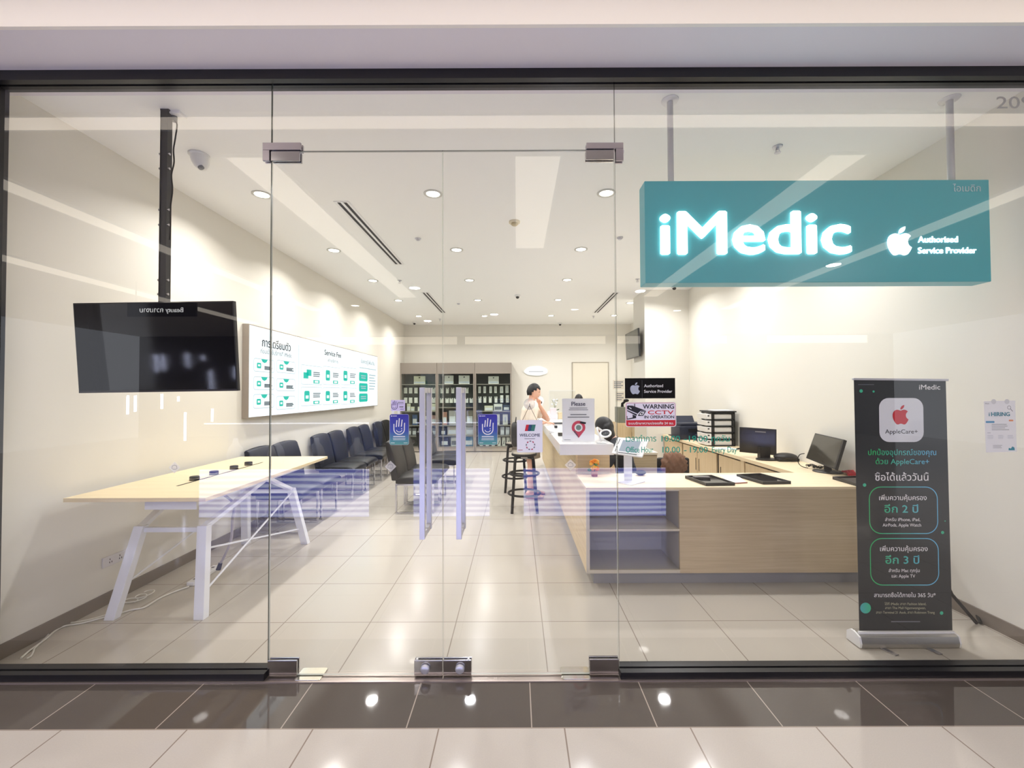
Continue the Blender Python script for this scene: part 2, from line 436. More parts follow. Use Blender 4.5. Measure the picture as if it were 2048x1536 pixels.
# luminous fascia of the shops across the concourse
M_fas = mat('fascia_light', (255, 246, 232), .6, emit=2.0, emit_rgb=(255, 243, 226))
for i, (x0, x1) in enumerate(((-9, -2.2), (-1.9, 3.3), (3.75, 4.6), (6.9, 7.8), (9.3, 13))):
    b = MB(); b.box(x0, x1, -10.89, -10.85, 3.38, 3.66)
    single(b, 'fascia_light', M_fas, 'glowing fascia band over a shop across the concourse, number %s from the left' % ('one two three four five'.split()[i]), 'light', group='fascias across the concourse')
DLN = ['above the left kiosk section', 'above the middle kiosk section', 'above the right kiosk section', 'far right of the kiosk', 'far left of the kiosk', 'leftmost of the deep row', 'second from left in the deep row', 'third from left in the deep row', 'rightmost of the deep row']
for i, (x, y) in enumerate([(-2.6, -7.6), (-.6, -6.6), (2.6, -4.0), (5.3, -2.2), (-5.2, -2.2), (-3.9, -5.4), (-2.04, -3.65), (1.5, -6), (4.2, -6.2)]):
    t = thing('concourse_downlight', 'round concourse ceiling downlight, %s' % DLN[i], 'downlight', (x, y, 3.72), group='concourse downlights')
    b = MB(); b.lathe([(.13, 0), (.13, -.012), (.10, -.014), (.095, 0)]); b.build('ring', M_white, t)
    b = MB(); b.cyl((0, 0, -.004), (0, 0, -.010), .092, n=24); b.build('lens', mat('concourse_lens', (255, 250, 240), .5, emit=14), t)
    if i in (0, 1, 2, 3, 4, 6):
        l = bpy.data.lights.new('lamp', 'AREA'); l.shape = 'DISK'; l.size = .2; l.energy = MALL_W; l.color = (1, .96, .92)
        o = bpy.data.objects.new('lamp', l); COL.objects.link(o); o.parent = t; o.location = (0, 0, -.02)

# ---- glazing
def pane(name, x0, x1, z0, z1, edges='', m_edge=None, y=YG, t=.006):
    """pane with clear faces; the polished edges that show are dark strips"""
    b = MB(); b.cur = 0
    b.add([(x0, y-t, z0), (x1, y-t, z0), (x1, y-t, z1), (x0, y-t, z1)], [(0, 1, 2, 3)])
    b.add([(x0, y+t, z0), (x1, y+t, z0), (x1, y+t, z1), (x0, y+t, z1)], [(3, 2, 1, 0)])
    b.cur = 1
    b.add([(x0, y-t, z0), (x0, y+t, z0), (x0, y+t, z1), (x0, y-t, z1)], [(0, 3, 2, 1)])
    b.add([(x1, y-t, z0), (x1, y+t, z0), (x1, y+t, z1), (x1, y-t, z1)], [(0, 1, 2, 3)])
    b.add([(x0, y-t, z0), (x1, y-t, z0), (x1, y+t, z0), (x0, y+t, z0)], [(0, 3, 2, 1)])
    b.add([(x0, y-t, z1), (x1, y-t, z1), (x1, y+t, z1), (x0, y+t, z1)], [(0, 1, 2, 3)])
    return b
XM = P(886, 800, Y=YG).x
G = .0015
struct(pane('w', XJ, XS0-G, .012, 3.448), 'window_1', [M_glass, M_edge])
struct(pane('w', XS0+G, XS1-G, DT+.003, 3.448), 'window_2', [M_glass, M_edge])
struct(pane('w', XS1+G, XR+1.2, .012, 3.448), 'window_3', [M_glass, M_edge])

def patch(door, xa, xb, z0, z1):
    b = MB(); b.box(xa, xb, YG-.018, YG-.0065, z0, z1); b.box(xa, xb, YG+.0065, YG+.018, z0, z1)
    return b.build('patch_fitting', M_steel, door, world=True, bevel=.002)
def door(name, x0, x1, hinge):
    t = thing(name, None, None, (x0 if hinge < 0 else x1, YG, 0)); t['kind'] = 'structure'
    pane('p', x0, x1, .012, DT).build('glass_pane', [M_glass, M_edge2], t, world=True)
    hx = x0 if hinge < 0 else x1; s = -hinge       # s points to the free edge
    zb = P(560, 1323, Y=YG-.02).z; zt = P(560, 321, Y=YG-.02).z
    patch(t, hx, hx + s*.165, .012, zb + .003)
    patch(t, hx, hx + s*.165, zt, DT - .004)
    # centre lock with knurled turn
    fx = x1 if hinge < 0 else x0
    p = patch(t, fx, fx + hinge*.158, .012, zb)
    p.name = 'lock_case'
    b = MB(); kx = fx + hinge*.095
    b.lathe([(.001, 0), (.022, 0), (.026, .004), (.026, .014), (.020, .020), (.001, .020)], (kx, YG-.018, .012 + (zb-.012)*.5), 20, Matrix.Rotation(R(90), 4, 'X'))
    b.build('lock_turn', M_brush, t, world=True)
    b = MB(); b.cyl((fx+hinge*.142, YG-.012, zb), (fx+hinge*.142, YG-.012, zb+.008), .006); b.build('screw', M_white, t, world=True)
    # pair of square pull bars, outside and inside
    zt_, zb_ = P(845, 775, Y=YG-.09).z, P(845, 1078, Y=YG-.09).z
    px = 845 if hinge < 0 else 918
    hx0 = P(px, 900, Y=YG-.09).x
    for side in (-1, 1):
        b = MB(); yy = YG + side*.09
        b.box(hx0-.0145, hx0+.0145, yy-.0125, yy+.0125, zb_, zt_)
        h = b.build('handle', M_brush, t, world=True, bevel=.0015)
        b = MB()
        for z in (zb_+.016, zt_-.016): b.box(hx0-.011, hx0+.011, YG+side*.007, yy-side*.0125, z-.015, z+.015)
        o = b.build('handle_mount', M_brush, h, world=False)
        for v in o.data.vertices: v.co -= Vector(t.location)
    return t
door('door_1', XS0+.004, XM-.0025, -1)
door('door_2', XM+.0025, XS1-.004, 1)
# overhead corner patches fixed to the transom and side panes
for nm, xa, xb, xh, lab in (('left', 525, 601, 545, 'L-shaped steel corner patch fitting at the top left of the doors'),
                             ('right', 1173, 1247, 1229, 'L-shaped steel corner patch fitting at the top right of the doors')):
    x0, x1, xh = (P(v, 290, Y=YG-.02).x for v in (xa, xb, xh))
    zt, zb = P(xa, 285, Y=YG-.02).z, P(xa, 321, Y=YG-.02).z
    b = MB()
    for y0, y1 in ((YG-.02, YG-.0065), (YG+.0065, YG+.02)):
        b.box(x0, x1, y0, y1, DT+.002, zt)
        if nm == 'left': b.box(x0, XS0-.004, y0, y1, zb, DT+.002)
        else: b.box(XS1+.004, x1, y0, y1, zb, DT+.002)
    t = thing('corner_patch_fitting', lab, 'door fitting', ((x0+x1)/2, YG, DT), group=None)
    b.build('clamp_plate', mat('patch_steel', (168, 162, 172), .25, .9), t, world=True, bevel=.0015)
    b = MB(); sx = x0-.006 if nm == 'left' else x1+.006
    b.cyl((sx, YG, (zt+zb)/2+.01), (sx + (.008 if nm == 'left' else -.008), YG, (zt+zb)/2+.01), .008); b.build('end_screw', M_chrome, t, world=True)
# floor spring cover plates
for x0, x1, lab in ((XS0+.165, P(652, 1345, Z=0).x, 'polished steel floor spring plate under the left door'), (P(1122, 1345, Z=0).x, XS1-.165, 'polished steel floor spring plate under the right door')):
    b = MB(); b.prism(rrect(x0, 2.392, x1, 2.50, .012), .004, Matrix.Translation((0, 0, .004)))
    single(b, 'floor_spring_plate', mat('mirror_steel', (225, 222, 210), .1, .9), lab, 'floor plate', ((x0+x1)/2, 2.44, 0.004), bevel=.001)

# ---- stickers on the glass (outside face)
def ink(name, rgb, rough=.5, **k): return mat('ink_' + name, rgb, rough, **k)
I_w = ink('white', (240, 240, 242)); I_k = ink('black', (24, 22, 34)); I_r = ink('red', (205, 32, 48)); I_teal = ink('teal', (20, 160, 140))
I_g = ink('grey', (120, 122, 130)); I_lg = ink('light_grey', (190, 194, 205))
YF = YG - .0065
def glass_canvas(px0, py0, px1, py1, y=YF):
    """canvas with origin at the centre of a pixel box on the glass; returns canvas, half width, half height"""
    a, c = P(px0, py1, Y=y), P(px1, py0, Y=y)
    cv = Canvas(((a.x+c.x)/2, y, (a.z+c.z)/2)); return cv, (c.x-a.x)/2, (c.z-a.z)/2
def sticker(name, cv, label, cat, group=None):
    return thing(name, label, cat, cv.o, group=group)

def grad_mat(name, c_top, c_bot, z0, z1, axis='Z', rough=.4, mid=None):
    m = bpy.data.materials.new(name); m.use_nodes = True; nt = m.node_tree
    b = nt.nodes['Principled BSDF']; tc = nt.nodes.new('ShaderNodeTexCoord'); sp = nt.nodes.new('ShaderNodeSeparateXYZ')
    mr = nt.nodes.new('ShaderNodeMapRange'); mr.inputs[1].default_value = z0; mr.inputs[2].default_value = z1
    cr = nt.nodes.new('ShaderNodeValToRGB'); e = cr.color_ramp.elements
    e[0].color = (*s2l(c_bot), 1); e[1].color = (*s2l(c_top), 1)
    if mid: q = e.new(mid[0]); q.color = (*s2l(mid[1]), 1)
    nt.links.new(tc.outputs['Object'], sp.inputs[0]); nt.links.new(sp.outputs[axis], mr.inputs[0])
    nt.links.new(mr.outputs[0], cr.inputs[0]); nt.links.new(cr.outputs[0], b.inputs['Base Color']); b.inputs['Roughness'].default_value = rough
    return m
M_push = grad_mat('push_sticker_print', (52, 40, 160), (90, 165, 150), -.088, .088, mid=(.45, (60, 80, 175)))
def hand_print(c, k, m, l=3, ox=0, oy=0, w=.0055):
    """open hand: U-shaped palm line, three finger bars, smile"""
    U = [(-.03, .026)] + [(-.03, .006)] + [(-.03*math.cos(a), .0 - .030*math.sin(a)-.004) for a in [R(15*i) for i in range(0, 13)]] + [(.03, .012), (.031, .032)]
    c.ring([(ox+x*k, oy+y*k) for x, y in U], w*k, m, l, closed=False)
    for x0, y0, x1, y1 in ((-.017, .008, -.013, .047), (-.003, .010, .001, .058), (.012, .010, .017, .050)):
        c.ring([(ox+x0*k, oy+y0*k), (ox+x1*k, oy+y1*k)], w*k*1.05, m, l, closed=False)
    c.ring([(ox+k*.016*math.cos(a), oy+k*(-.006+.014*math.sin(a))) for a in [R(190+16*i) for i in range(11)]], w*k*.7, m, l, closed=False)
    c.disc(ox+.014*k, oy-.001*k, .003*k, m, l, n=10)
for lab, bx in (('purple and green push-hand sticker on the left glass door', (779, 828, 818, 890)), ('purple and green push-hand sticker on the right glass door', (956, 828, 995, 890))):
    c, hw, hh = glass_canvas(*bx); t = sticker('push_sticker', c, lab, 'sticker', 'push stickers on the doors')
    c.rr(-hw, -hh, hw, hh, .012, I_lg, 0, 'border'); c.rr(-hw+.002, -hh+.002, hw-.002, hh-.002, .010, M_push, 1, 'print')
    hand_print(c, 1, I_w, oy=.006)
    c.bars(-.034, .034, (-.040,), .005, I_w, rag=.02); c.bars(-.036, .036, (-.050, -.058), .0028, I_w, rag=.06)
    c.disc(-hw+.012, hh-.011, .0035, I_w, 2); c.bars(-hw+.018, -hw+.042, (hh-.011,), .003, I_w, align='l', rag=0)
    c.bars(-hw+.008, -hw+.03, (-hh+.012,), .003, I_w, align='l', rag=0); c.bars(hw-.03, hw-.008, (-hh+.012,), .0025, I_w, rag=0)
    c.finish(t)
c, hw, hh = glass_canvas(782, 800, 810, 822); t = sticker('notice_card', c, 'small lavender card with a hand drawing above the left push sticker', 'card')
c.rect(-hw, -hh, hw, hh, ink('lavender', (222, 212, 248)), 0, 'card'); hand_print(c, .55, ink('indigo', (70, 60, 120)), 2, -hw*.5, -.004)
c.bars(-.002, hw-.006, (hh-.012, hh-.016, hh-.022), .0018, I_g, align='l', rag=.1); c.bars(.008, hw-.008, (-.006, -.010), .003, I_g, align='l', rag=.1)
c.bars(.012, hw-.006, (-hh+.010,), .003, ink('indigo', (70, 60, 120)), align='l', rag=0); c.rect(-hw+.004, -hh-.016, -hw+.018, -hh, I_w, 0, 'tape'); c.rect(-.002, -hh-.016, .012, -hh, I_w, 0, 'tape')
c.finish(t)
for lab, (x, y) in (('frosted diamond marker on the left fixed pane', (349, 935)), ('frosted diamond marker on the left glass door', (781, 933)), ('frosted diamond marker on the right glass door', (1141, 930))):
    p = P(x, y, Y=YF); c = Canvas(p); t = sticker('diamond_marker', c, lab, 'sticker', 'diamond safety markers on the glass')
    d = .033; c.poly([(d, 0), (0, d), (-d, 0), (0, -d)], ink('frost', (250, 248, 244), .6, alpha=.5), 0, 'marker')
    c.ring([(-.015, -.006), (-.012, .009), (0, .014), (.012, .009), (.015, -.006), (.006, -.010), (-.006, -.010)], .0026, I_g, 1); c.finish(t)
# authorised provider
c, hw, hh = glass_canvas(1250, 756, 1350, 797); t = sticker('provider_sticker', c, 'black sticker with white apple logo reading Authorized Service Provider', 'sticker')
c.rect(-hw, -hh, hw, hh, ink('deep_black', (8, 8, 12), .25), 0, 'sheet'); c.apple(-hw*.60, -.034, .068, ink('silver', (176, 184, 200)))
c.text('Authorized', -.034, .006, w=.108, m=I_w, align='l', bold=.012); c.text('Service Provider', -.034, -.026, w=.160, m=I_w, align='l', bold=.012)
c.rect(-hw*.32, -hh, -hw*.315, hh*.8, I_g, 1, 'line'); c.finish(t)
# CCTV warning
c, hw, hh = glass_canvas(1251, 804, 1352, 854); t = sticker('warning_sign', c, 'white and red CCTV warning sticker with a camera drawing', 'sign')
c.rr(-hw, -hh, hw, hh, .014, I_w, 0, 'sheet'); c.rr(-hw+.004, -hh+.004, hw-.004, hh-.004, .011, I_r, 1)
c.rr(-hw+.006, -hh*.45, hw-.006, hh-.006, .009, ink('pale_lilac', (236, 232, 246)), 2); c.rect(-hw+.006, -hh*.45, hw-.006, -hh*.3, ink('pale_lilac', (236, 232, 246)), 2.4)
def q(x, y): return ((x - 1022) / 1620 * 2 * hw, hh - (y - 970) / (1536-970) * 2*hh*.70)      # from a close look at the sticker
for pts in ([(265,1095),(300,1080),(440,1085),(880,1255),(800,1255),(690,1255),(600,1345),(265,1190)], [(265,1225),(580,1370),(560,1415),(265,1260)],
            [(610,1400),(700,1275),(870,1265),(770,1420),(620,1420)], [(430,1370),(550,1420),(550,1490),(260,1536),(260,1510),(440,1470),(440,1400)], [(250,1420),(270,1420),(275,1536),(255,1536)], [(495,1020),(520,1020),(520,1120),(495,1110)]):
    c.poly([q(*p) for p in pts][::-1], I_k, 4)
c.poly([q(*p) for p in [(335,1130),(405,1170),(400,1200),(325,1150)]][::-1], I_w, 5)
c.poly([q(*p) for p in [(650,1385),(710,1295),(820,1290),(755,1395)]][::-1], I_w, 5); c.disc(*q(730, 1345), .0048, I_k, 6)
z = lambda y: q(0, y)[1]; X = lambda x: q(x, 0)[0]
c.text('WARNING', (X(770)+X(1760))/2, z(1185), h=z(1035)-z(1185), w=X(1760)-X(770), m=I_k, l=4, bold=.025)
c.text('CCTV', (X(930)+X(1745))/2, z(1365), h=z(1240)-z(1365), w=X(1745)-X(930), m=I_r, l=4, bold=.03)
c.text('IN OPERATION', (X(815)+X(1760))/2, z(1500), h=z(1405)-z(1500), w=X(1760)-X(815), m=I_k, l=4, bold=.025)
c.text('ระบบรักษาความปลอดภัย 24 ชม.', 0, -hh*.80, h=.014, w=hw*1.78, m=I_w, l=4, bold=.02); c.finish(t)
# opening hours in green film
c, hw, hh = glass_canvas(1251, 864, 1477, 910); t = sticker('opening_hours', c, 'green vinyl opening hours lettering in Thai and English', 'lettering')
I_gr = ink('green_film', (22, 158, 132))
def gl(px, s, w, row): 
    x, y = c.px(px, (883 if row == 0 else 905)); c.text(s, x, y, h=.034, w=w, m=I_gr, l=1, align='l', bold=.014, part='thai_line' if row == 0 else 'english_line')
gl(1252, 'เวลาทำการ', .172, 0); gl(1323, '10.00', .105, 0); gl(1368, '-', .016, 0); gl(1378, '19.00', .105, 0); gl(1423, 'ทุกวัน', .103, 0)
gl(1252, 'Office Hour', .155, 1); gl(1325, '10.00', .10, 1); gl(1368, '-', .014, 1); gl(1380, '19.00', .10, 1); gl(1424, 'Every Day', .142, 1)
c.finish(t)
# unit number at the top right
p = P(1993, 217, Y=YF); c = Canvas(p); t = sticker('unit_number', c, 'pale grey shop unit number lettering at the top right of the glass', 'lettering')
c.text('209', 0, 0, h=.072, w=.205, m=ink('pale_grey', (178, 178, 176)), align='l', bold=.01); c.finish(t)
# hiring notice
c, hw, hh = glass_canvas(1970, 801, 2031, 905); t = sticker('hiring_notice', c, 'white hiring notice taped to the glass at the right', 'poster')
sh = [(-hw, hh-.004), (-hw+.006, -hh), (hw, -hh+.004), (hw-.002, hh)]
c.poly(sh[::1], ink('paper', (226, 228, 234)), 0, 'sheet'); I_b = ink('slate_blue', (70, 140, 160))
c.text('HIRING', .002, hh*.40, w=.105, m=I_b, bold=.03); c.text('i', -.062, hh*.40, h=.022, m=I_b, bold=.03); c.text('iMedic', -hw+.018, hh-.020, w=.024, m=I_g)
c.rr(-hw+.008, hh*.14, -hw+.058, hh*.21, .004, ink('blue_pill', (90, 150, 190)), 1); c.rr(hw-.042, hh*.2, hw-.016, hh*.26, .004, ink('orange_pill', (225, 150, 110)), 1)
c.bars(-hw*.55, hw*.55, (.012, .002, -.008, -.018), .002, I_g, align='l'); c.bars(-hw+.015, -hw+.034, (-.036,), .004, I_lg, rag=0)
for xx in (-hw+.015, -.015, hw-.052): c.bars(xx, xx+.034, (-.050, -.056, -.062, -.068), .0016, I_lg, align='l')
c.bars(-hw+.045, .01, (-hh+.04, -hh+.034, -hh+.026), .0016, I_g, align='l'); c.poly([(hw-.048, -hh+.012), (hw-.012, -hh+.012), (hw-.014, -hh+.028), (hw-.026, -hh+.034), (hw-.034, -hh+.022), (hw-.046, -hh+.026)], I_b, 1)
for xx in (-hw*.38, hw*.45): c.disc(xx, hh-.006, .014, ink('tape_clear', (206, 208, 214)), 1, 'suction_dot')
c.ring([(hw-.038+.010*math.cos(a), hh-.040+.010*math.sin(a)) for a in [R(30*i) for i in range(12)]], .002, I_g, 1); c.ring([(hw-.030, hh-.048), (hw-.018, hh-.062)], .003, I_g, 1, closed=False)
c.finish(t)
# welcome board hung from a suction cup
c, hw, hh = glass_canvas(1034, 840, 1085, 905, YF-.012); t = thing('welcome_board', 'white hanging WELCOME board with red and green card logo', 'sign', c.o)
b = MB(); b.prism(rrect(c.o.x-hw, c.o.z-hh, c.o.x+hw, c.o.z+hh, .006), .005, Matrix(((1,0,0,0),(0,0,-1,c.o.y+.005),(0,1,0,0),(0,0,0,1)))); b.build('board', mat('board_white', (240, 240, 250), .3), t, world=True)
c.o = c.o + Vector((0, 0, 0)); c.text('WELCOME', 0, -.002, w=hw*1.58, m=ink('slate', (70, 72, 96)), bold=.02)
for x0, x1, m in ((-.028, -.012, I_r), (-.010, .005, I_w), (.001, .026, ink('card_green', (50, 120, 110)))):
    c.poly([(x0, hh-.062), (x1, hh-.062), (x1+.008, hh-.026), (x0+.008, hh-.026)], m, 2)
c.poly([(-.012, hh-.062), (.004, hh-.062), (.012, hh-.026), (-.004, hh-.026)], ink('card_blue', (40, 70, 120)), 3)
for k in range(9):
    a = R(40*k); c.ring([(.004+.024*math.cos(a+R(s)), -hh+.040+.024*math.sin(a+R(s))) for s in (0, 12, 24)], .006, ink('rose', (180, 60, 90)) if k % 2 else I_g, 2, closed=False)
c.bars(-.03, .03, (-.014,), .003, I_g, rag=0); c.bars(-hw+.006, -hw+.032, (-hh+.014,), .003, ink('rose', (180, 60, 90)), rag=0); c.finish(t)
hook = P(1059, 811, Y=YF-.02)
for s in (-1, 1):
    b = MB(); b.tube([(hook.x, hook.y, hook.z), (c.o.x + s*hw*.58, c.o.y+.002, c.o.z+hh-.004)], .0016, 6); b.build('string', mat('string', (150, 130, 110), .8), t, world=True)
t2 = thing('suction_cup', 'clear suction cup hook holding the welcome board', 'hook', P(1059, 808, Y=YF))
b = MB(); b.lathe([(.001, .018), (.010, .018), (.012, .010), (.030, .002), (.033, 0)], P(1059, 808, Y=YF), 24, Matrix.Rotation(R(90), 4, 'X')); b.build('cup', mat('suction_plastic', (200, 204, 208), .15, alpha=.55), t2, world=True)
b = MB(); p = P(1059, 808, Y=YF-.018); b.tube([p, p + Vector((0, -.008, 0)), p + Vector((0, -.010, -.010)), p + Vector((0, -.004, -.014))], .003, 8); b.build('hook', M_steel, t2, world=True)
# ================================================================ SHOP CEILING
M_lens = mat('lens_warm', (255, 250, 238), .5, emit=9)
M_lensb = mat('lens_bright', (255, 250, 238), .5, emit=22)
ORD = ['nearest', 'second', 'third', 'fourth', 'fifth']
ys = [4.0, 5.59, 7.12, 8.67, 10.48]
def downlight(x, y, label, bright, watts, group):
    t = thing('downlight', label, 'downlight', (x, y, H), group=group)
    b = MB(); b.lathe([(.088, 0), (.088, -.006), (.066, -.008), (.062, 0)], n=28); b.build('ring', mat('lamp_ring', (205, 205, 200), .4), t)
    b = MB(); b.cyl((0, 0, -.001), (0, 0, -.004), .061, n=24); b.build('lens', M_lensb if bright else M_lens, t)
    l = bpy.data.lights.new('lamp', 'AREA'); l.shape = 'DISK'; l.size = .16; l.energy = watts; l.color = (1, .965, .92) if x < 0 and bright else (1, .985, .97) if bright else (.98, .99, 1.0)
    l.spread = R(145)
    o = bpy.data.objects.new('lamp', l); COL.objects.link(o); o.parent = t; o.location = (0, 0, -.012)
for nm, x, lab in (('l', -2.41, 'the row along the left wall'), ('cl', -.785, 'the row left of the counter'), ('cr', .86, 'the row above the white counter'), ('r', 2.42, 'the right-hand row')):
    for i, y in enumerate(ys):
        if nm == 'r' and i == 3: y = 9.0
        br = nm in 'lr' or i == 4
        downlight(x, y, 'round ceiling downlight, %s in %s' % (ORD[i] + ('' if i == 0 else ' from the front'), lab), br, LAMP_W*(1.15 if br else .6), 'shop ceiling downlights')
# slot air diffusers
def slot(x, y0, y1, label):
    t = thing('slot_diffuser', label, 'air vent', (x, (y0+y1)/2, H), group='ceiling slot diffusers')
    w = .075
    b = MB(); z0, z1 = H-.006, H-.0005
    for a, c_ in ((-w, -.048), (-.014, .014), (.048, w)): b.box(x+a, x+c_, y0, y1, z0, z1)
    b.box(x-w, x+w, y0-.02, y0, z0, z1); b.box(x-w, x+w, y1, y1+.02, z0, z1); b.build('frame', M_white, t, world=True)
    for a, c_ in ((-.047, -.015), (.015, .047)):
        b = MB(); b.box(x+a, x+c_, y0, y1, H-.003, H-.0006); b.build('slot', mat('slot_dark', (40, 40, 42), .7), t, world=True)
xs = P(640, 404, Z=H); slot(-1.72, P(640, 404, Z=H).y, P(770, 528, Z=H).y, 'long slot air diffuser in the ceiling, nearer the front on the left')
slot(-1.72, P(822, 585, Z=H).y, P(866, 625, Z=H).y, 'slot air diffuser in the ceiling, farther back on the left')
slot(1.90, P(1245, 585, Z=H).y, P(1205, 625, Z=H).y, 'slot air diffuser in the ceiling right of the doors')
# sprinklers, detectors
def lath(name, label, cat, p, prof, m, group=None):
    b = MB(); b.lathe(prof, p, 20); return single(b, name, m, label, cat, p, group)
for (x, y), lab in (((799, 561), 'left of the first smoke detector'), ((1555, 293), 'above the teal sign'), ((1275, 558), 'beside the left end of the teal sign'), ((880, 638), 'near the back wall'), ((1187, 632), 'in the far right of the ceiling')):
    p = P(x, y, Z=H)
    t = thing('sprinkler', 'metal ceiling sprinkler head ' + lab, 'sprinkler', p, group='ceiling sprinklers')
    b = MB(); b.lathe([(.001, 0), (.036, 0), (.034, -.006), (.014, -.012), (.001, -.012)]); b.build('escutcheon', M_brush, t)
    b = MB(); b.tube([(0, 0, -.010), (0, 0, -.03)], .010); b.tube([(-.012, 0, -.02), (-.014, 0, -.034), (0, 0, -.048)], .003, 6); b.tube([(.012, 0, -.02), (.014, 0, -.034), (0, 0, -.048)], .003, 6); b.lathe([(.001, -.048), (.024, -.048), (.022, -.051), (.001, -.052)]); b.build('head', M_brush, t)
for (x, y), lab in (((1029, 443), 'white round smoke detector in the middle of the ceiling'), ((836, 477), 'flat round ceiling sensor on the left'), ((1240, 475), 'flat round ceiling sensor right of the doors'), ((917, 607), 'small round ceiling sensor far back')):
    p = P(x, y, Z=H); big = x == 1029
    t = thing('smoke_detector', lab, 'detector', p)
    b = MB(); k = 1 if big else .6
    b.lathe([(.001, 0), (.062*k, 0), (.060*k, -.018*k), (.001, -.018*k)], n=24); b.build('base', mat('detector_cream', (226, 216, 190), .5) if big else M_brush, t)
    b = MB(); b.lathe([(.036*k, -.018*k), (.040*k, -.032*k), (.030*k, -.044*k), (.001, -.044*k)], n=24); b.build('cap', mat('detector_cap', (200, 186, 150), .5) if big else M_brush, t)
for (x, y), lab in (((829, 647), 'small white dome camera with black lens at the back left corner'), ((1035, 593), 'white dome camera with black lens in the middle of the ceiling'), ((1120, 649), 'small dome camera at the top of the back wall'), ((1348, 575), 'black-lensed dome camera beside the column')):
    p = P(x, y-3, Z=H)
    t = thing('dome_camera', lab, 'camera', p, group='dome cameras')
    b = MB(); b.lathe([(.001, 0), (.058, 0), (.056, -.022), (.040, -.040), (.001, -.040)], n=24); b.build('housing', M_whitep, t)
    b = MB(); b.ball((0, -.012, -.042), .034, 14); b.build('lens', mat('black_lens', (20, 20, 24), .12), t)
# large white turret camera near the glass
p = P(398, 309, Z=H); t = thing('security_camera', 'large white wedge-shaped ceiling camera near the left wall', 'camera', p)
b = MB(); b.lathe([(.001, 0), (.072, 0), (.072, -.012), (.062, -.020), (.001, -.020)], n=28); b.build('base', M_whitep, t)
b = MB(); b.lathe([(.064, -.018), (.062, -.05), (.050, -.09), (.030, -.118), (.001, -.126)], n=28, M=Matrix.Rotation(R(-14), 4, 'Y')); b.build('turret', M_whitep, t)
b = MB(); b.lathe([(.001, 0), (.022, 0), (.020, .012), (.001, .014)], (.030, -.02, -.110), 18, Matrix.Rotation(R(150), 4, 'Y')); b.build('lens', mat('grey_lens', (120, 122, 130), .2), t)

# ================================================================ HANGING TV
ztop = H; tx = P(331, 400, Y=2.80).x
t = thing('ceiling_mount', 'black slotted steel pole hanging from the ceiling above the screen', 'pole', (tx, 2.80, H))
b = MB(); zt = P(331, 603, Y=2.80).z - .25
b.box(tx-.024, tx-.020, 2.78, 2.82, zt, H); b.box(tx+.020, tx+.024, 2.78, 2.82, zt, H); b.box(tx-.024, tx+.024, 2.815, 2.82, zt, H); b.box(tx-.020, tx+.020, 2.785, 2.79, zt, H)
b.build('pole', mat('pole_black', (44, 44, 46), .5), t, world=True)
for py in (310, 339, 421, 451, 561, 589):
    z = P(331, py, Y=2.8).z
    for s in (-1, 1):
        b = MB(); b.tube([(tx+s*.024, 2.79, z), (tx+s*.034, 2.79, z)], .0085, 6); b.build('bolt', M_steel, t, world=True)
b = MB(); b.box(tx-.026, tx+.03, 2.78, 2.83, H-.008, H); b.build('ceiling_plate', mat('pole_black', (44, 44, 46), .5), t, world=True)
# screen, leaning forward
A = P(141, 604, Y=2.72); B = P(463, 604, Y=2.72); Cc = P(150, 785, Y=2.765)
up = (A - Cc); rt = (B - A); rt.normalize(); wid = (B - A).length; hei = P(141,604,Y=2.72).z - Cc.z
cen = Vector(((A.x + B.x)/2 + .012, 2.745, (A.z + Cc.z)/2))
Mtv = Matrix.Translation(cen) @ Matrix.Rotation(R(-.6), 4, 'Y') @ Matrix.Rotation(R(4), 4, 'X')
t = thing('television', 'large flat black television hanging from the ceiling over the table', 'television', cen)
hw, hh = wid/2, hei/2
b = MB(); b.box(-hw, hw, 0, .028, -hh, hh, Mtv); b.box(-hw*.6, hw*.6, .028, .055, -hh*.7, hh*.3, Mtv); b.build('housing', mat('tv_plastic', (24, 24, 28), .4), t, world=True, bevel=.003)
b = MB(); b.box(-hw+.008, hw-.008, -.002, 0.001, -hh+.014, hh-.008, Mtv); b.build('screen', mat('tv_screen', (14, 14, 22), .06), t, world=True)
b = MB(); b.box(-hw+.004, hw-.004, -.003, 0, -hh+.001, -hh+.012, Mtv); b.build('bottom_bezel', mat('tv_bezel', (70, 66, 68), .3, .5), t, world=True)
b = MB(); b.box(-.06, .06, .05, .075, -.10, .20, Mtv); b.build('mount_bracket', M_black, t, world=True)
# socket and cable beside the pole
p = P(349, 227, Z=H); t = thing('ceiling_socket', 'white ceiling power socket beside the black pole', 'socket', p)
b = MB(); b.box(p.x-.045, p.x+.06, p.y-.035, p.y+.035, H-.02, H); b.build('socket_plate', M_white, t, world=True, bevel=.003)
b = MB(); b.tube([p + Vector((.0, 0, -.02)), p + Vector((.0, 0, -.055))], .017, 10); b.build('plug', mat('plug_grey', (110, 112, 110), .5), t, world=True)
cab = [p + Vector((0, 0, -.05))] + [P(x, y, Y=2.76) for x, y in ((354, 250), (350, 280), (347, 300), (348, 325), (343, 350), (345, 380), (341, 415), (341, 450), (339, 480))]
def smooth_path(pts, k=5):
    out = []
    for i in range(len(pts)-1):
        p0 = pts[max(i-1, 0)]; p1 = pts[i]; p2 = pts[i+1]; p3 = pts[min(i+2, len(pts)-1)]
        for j in range(k):
            s = j/k
            out.append(.5*((2*p1) + (p2-p0)*s + (2*p0-5*p1+4*p2-p3)*s*s + (3*p1-p0-3*p2+p3)*s**3))
    out.append(pts[-1]); return out
b = MB(); b.tube(smooth_path(cab), .0045, 8); single(b, 'power_cable', M_blackm, 'black power cable running down beside the screen pole', 'cable', cab[0])

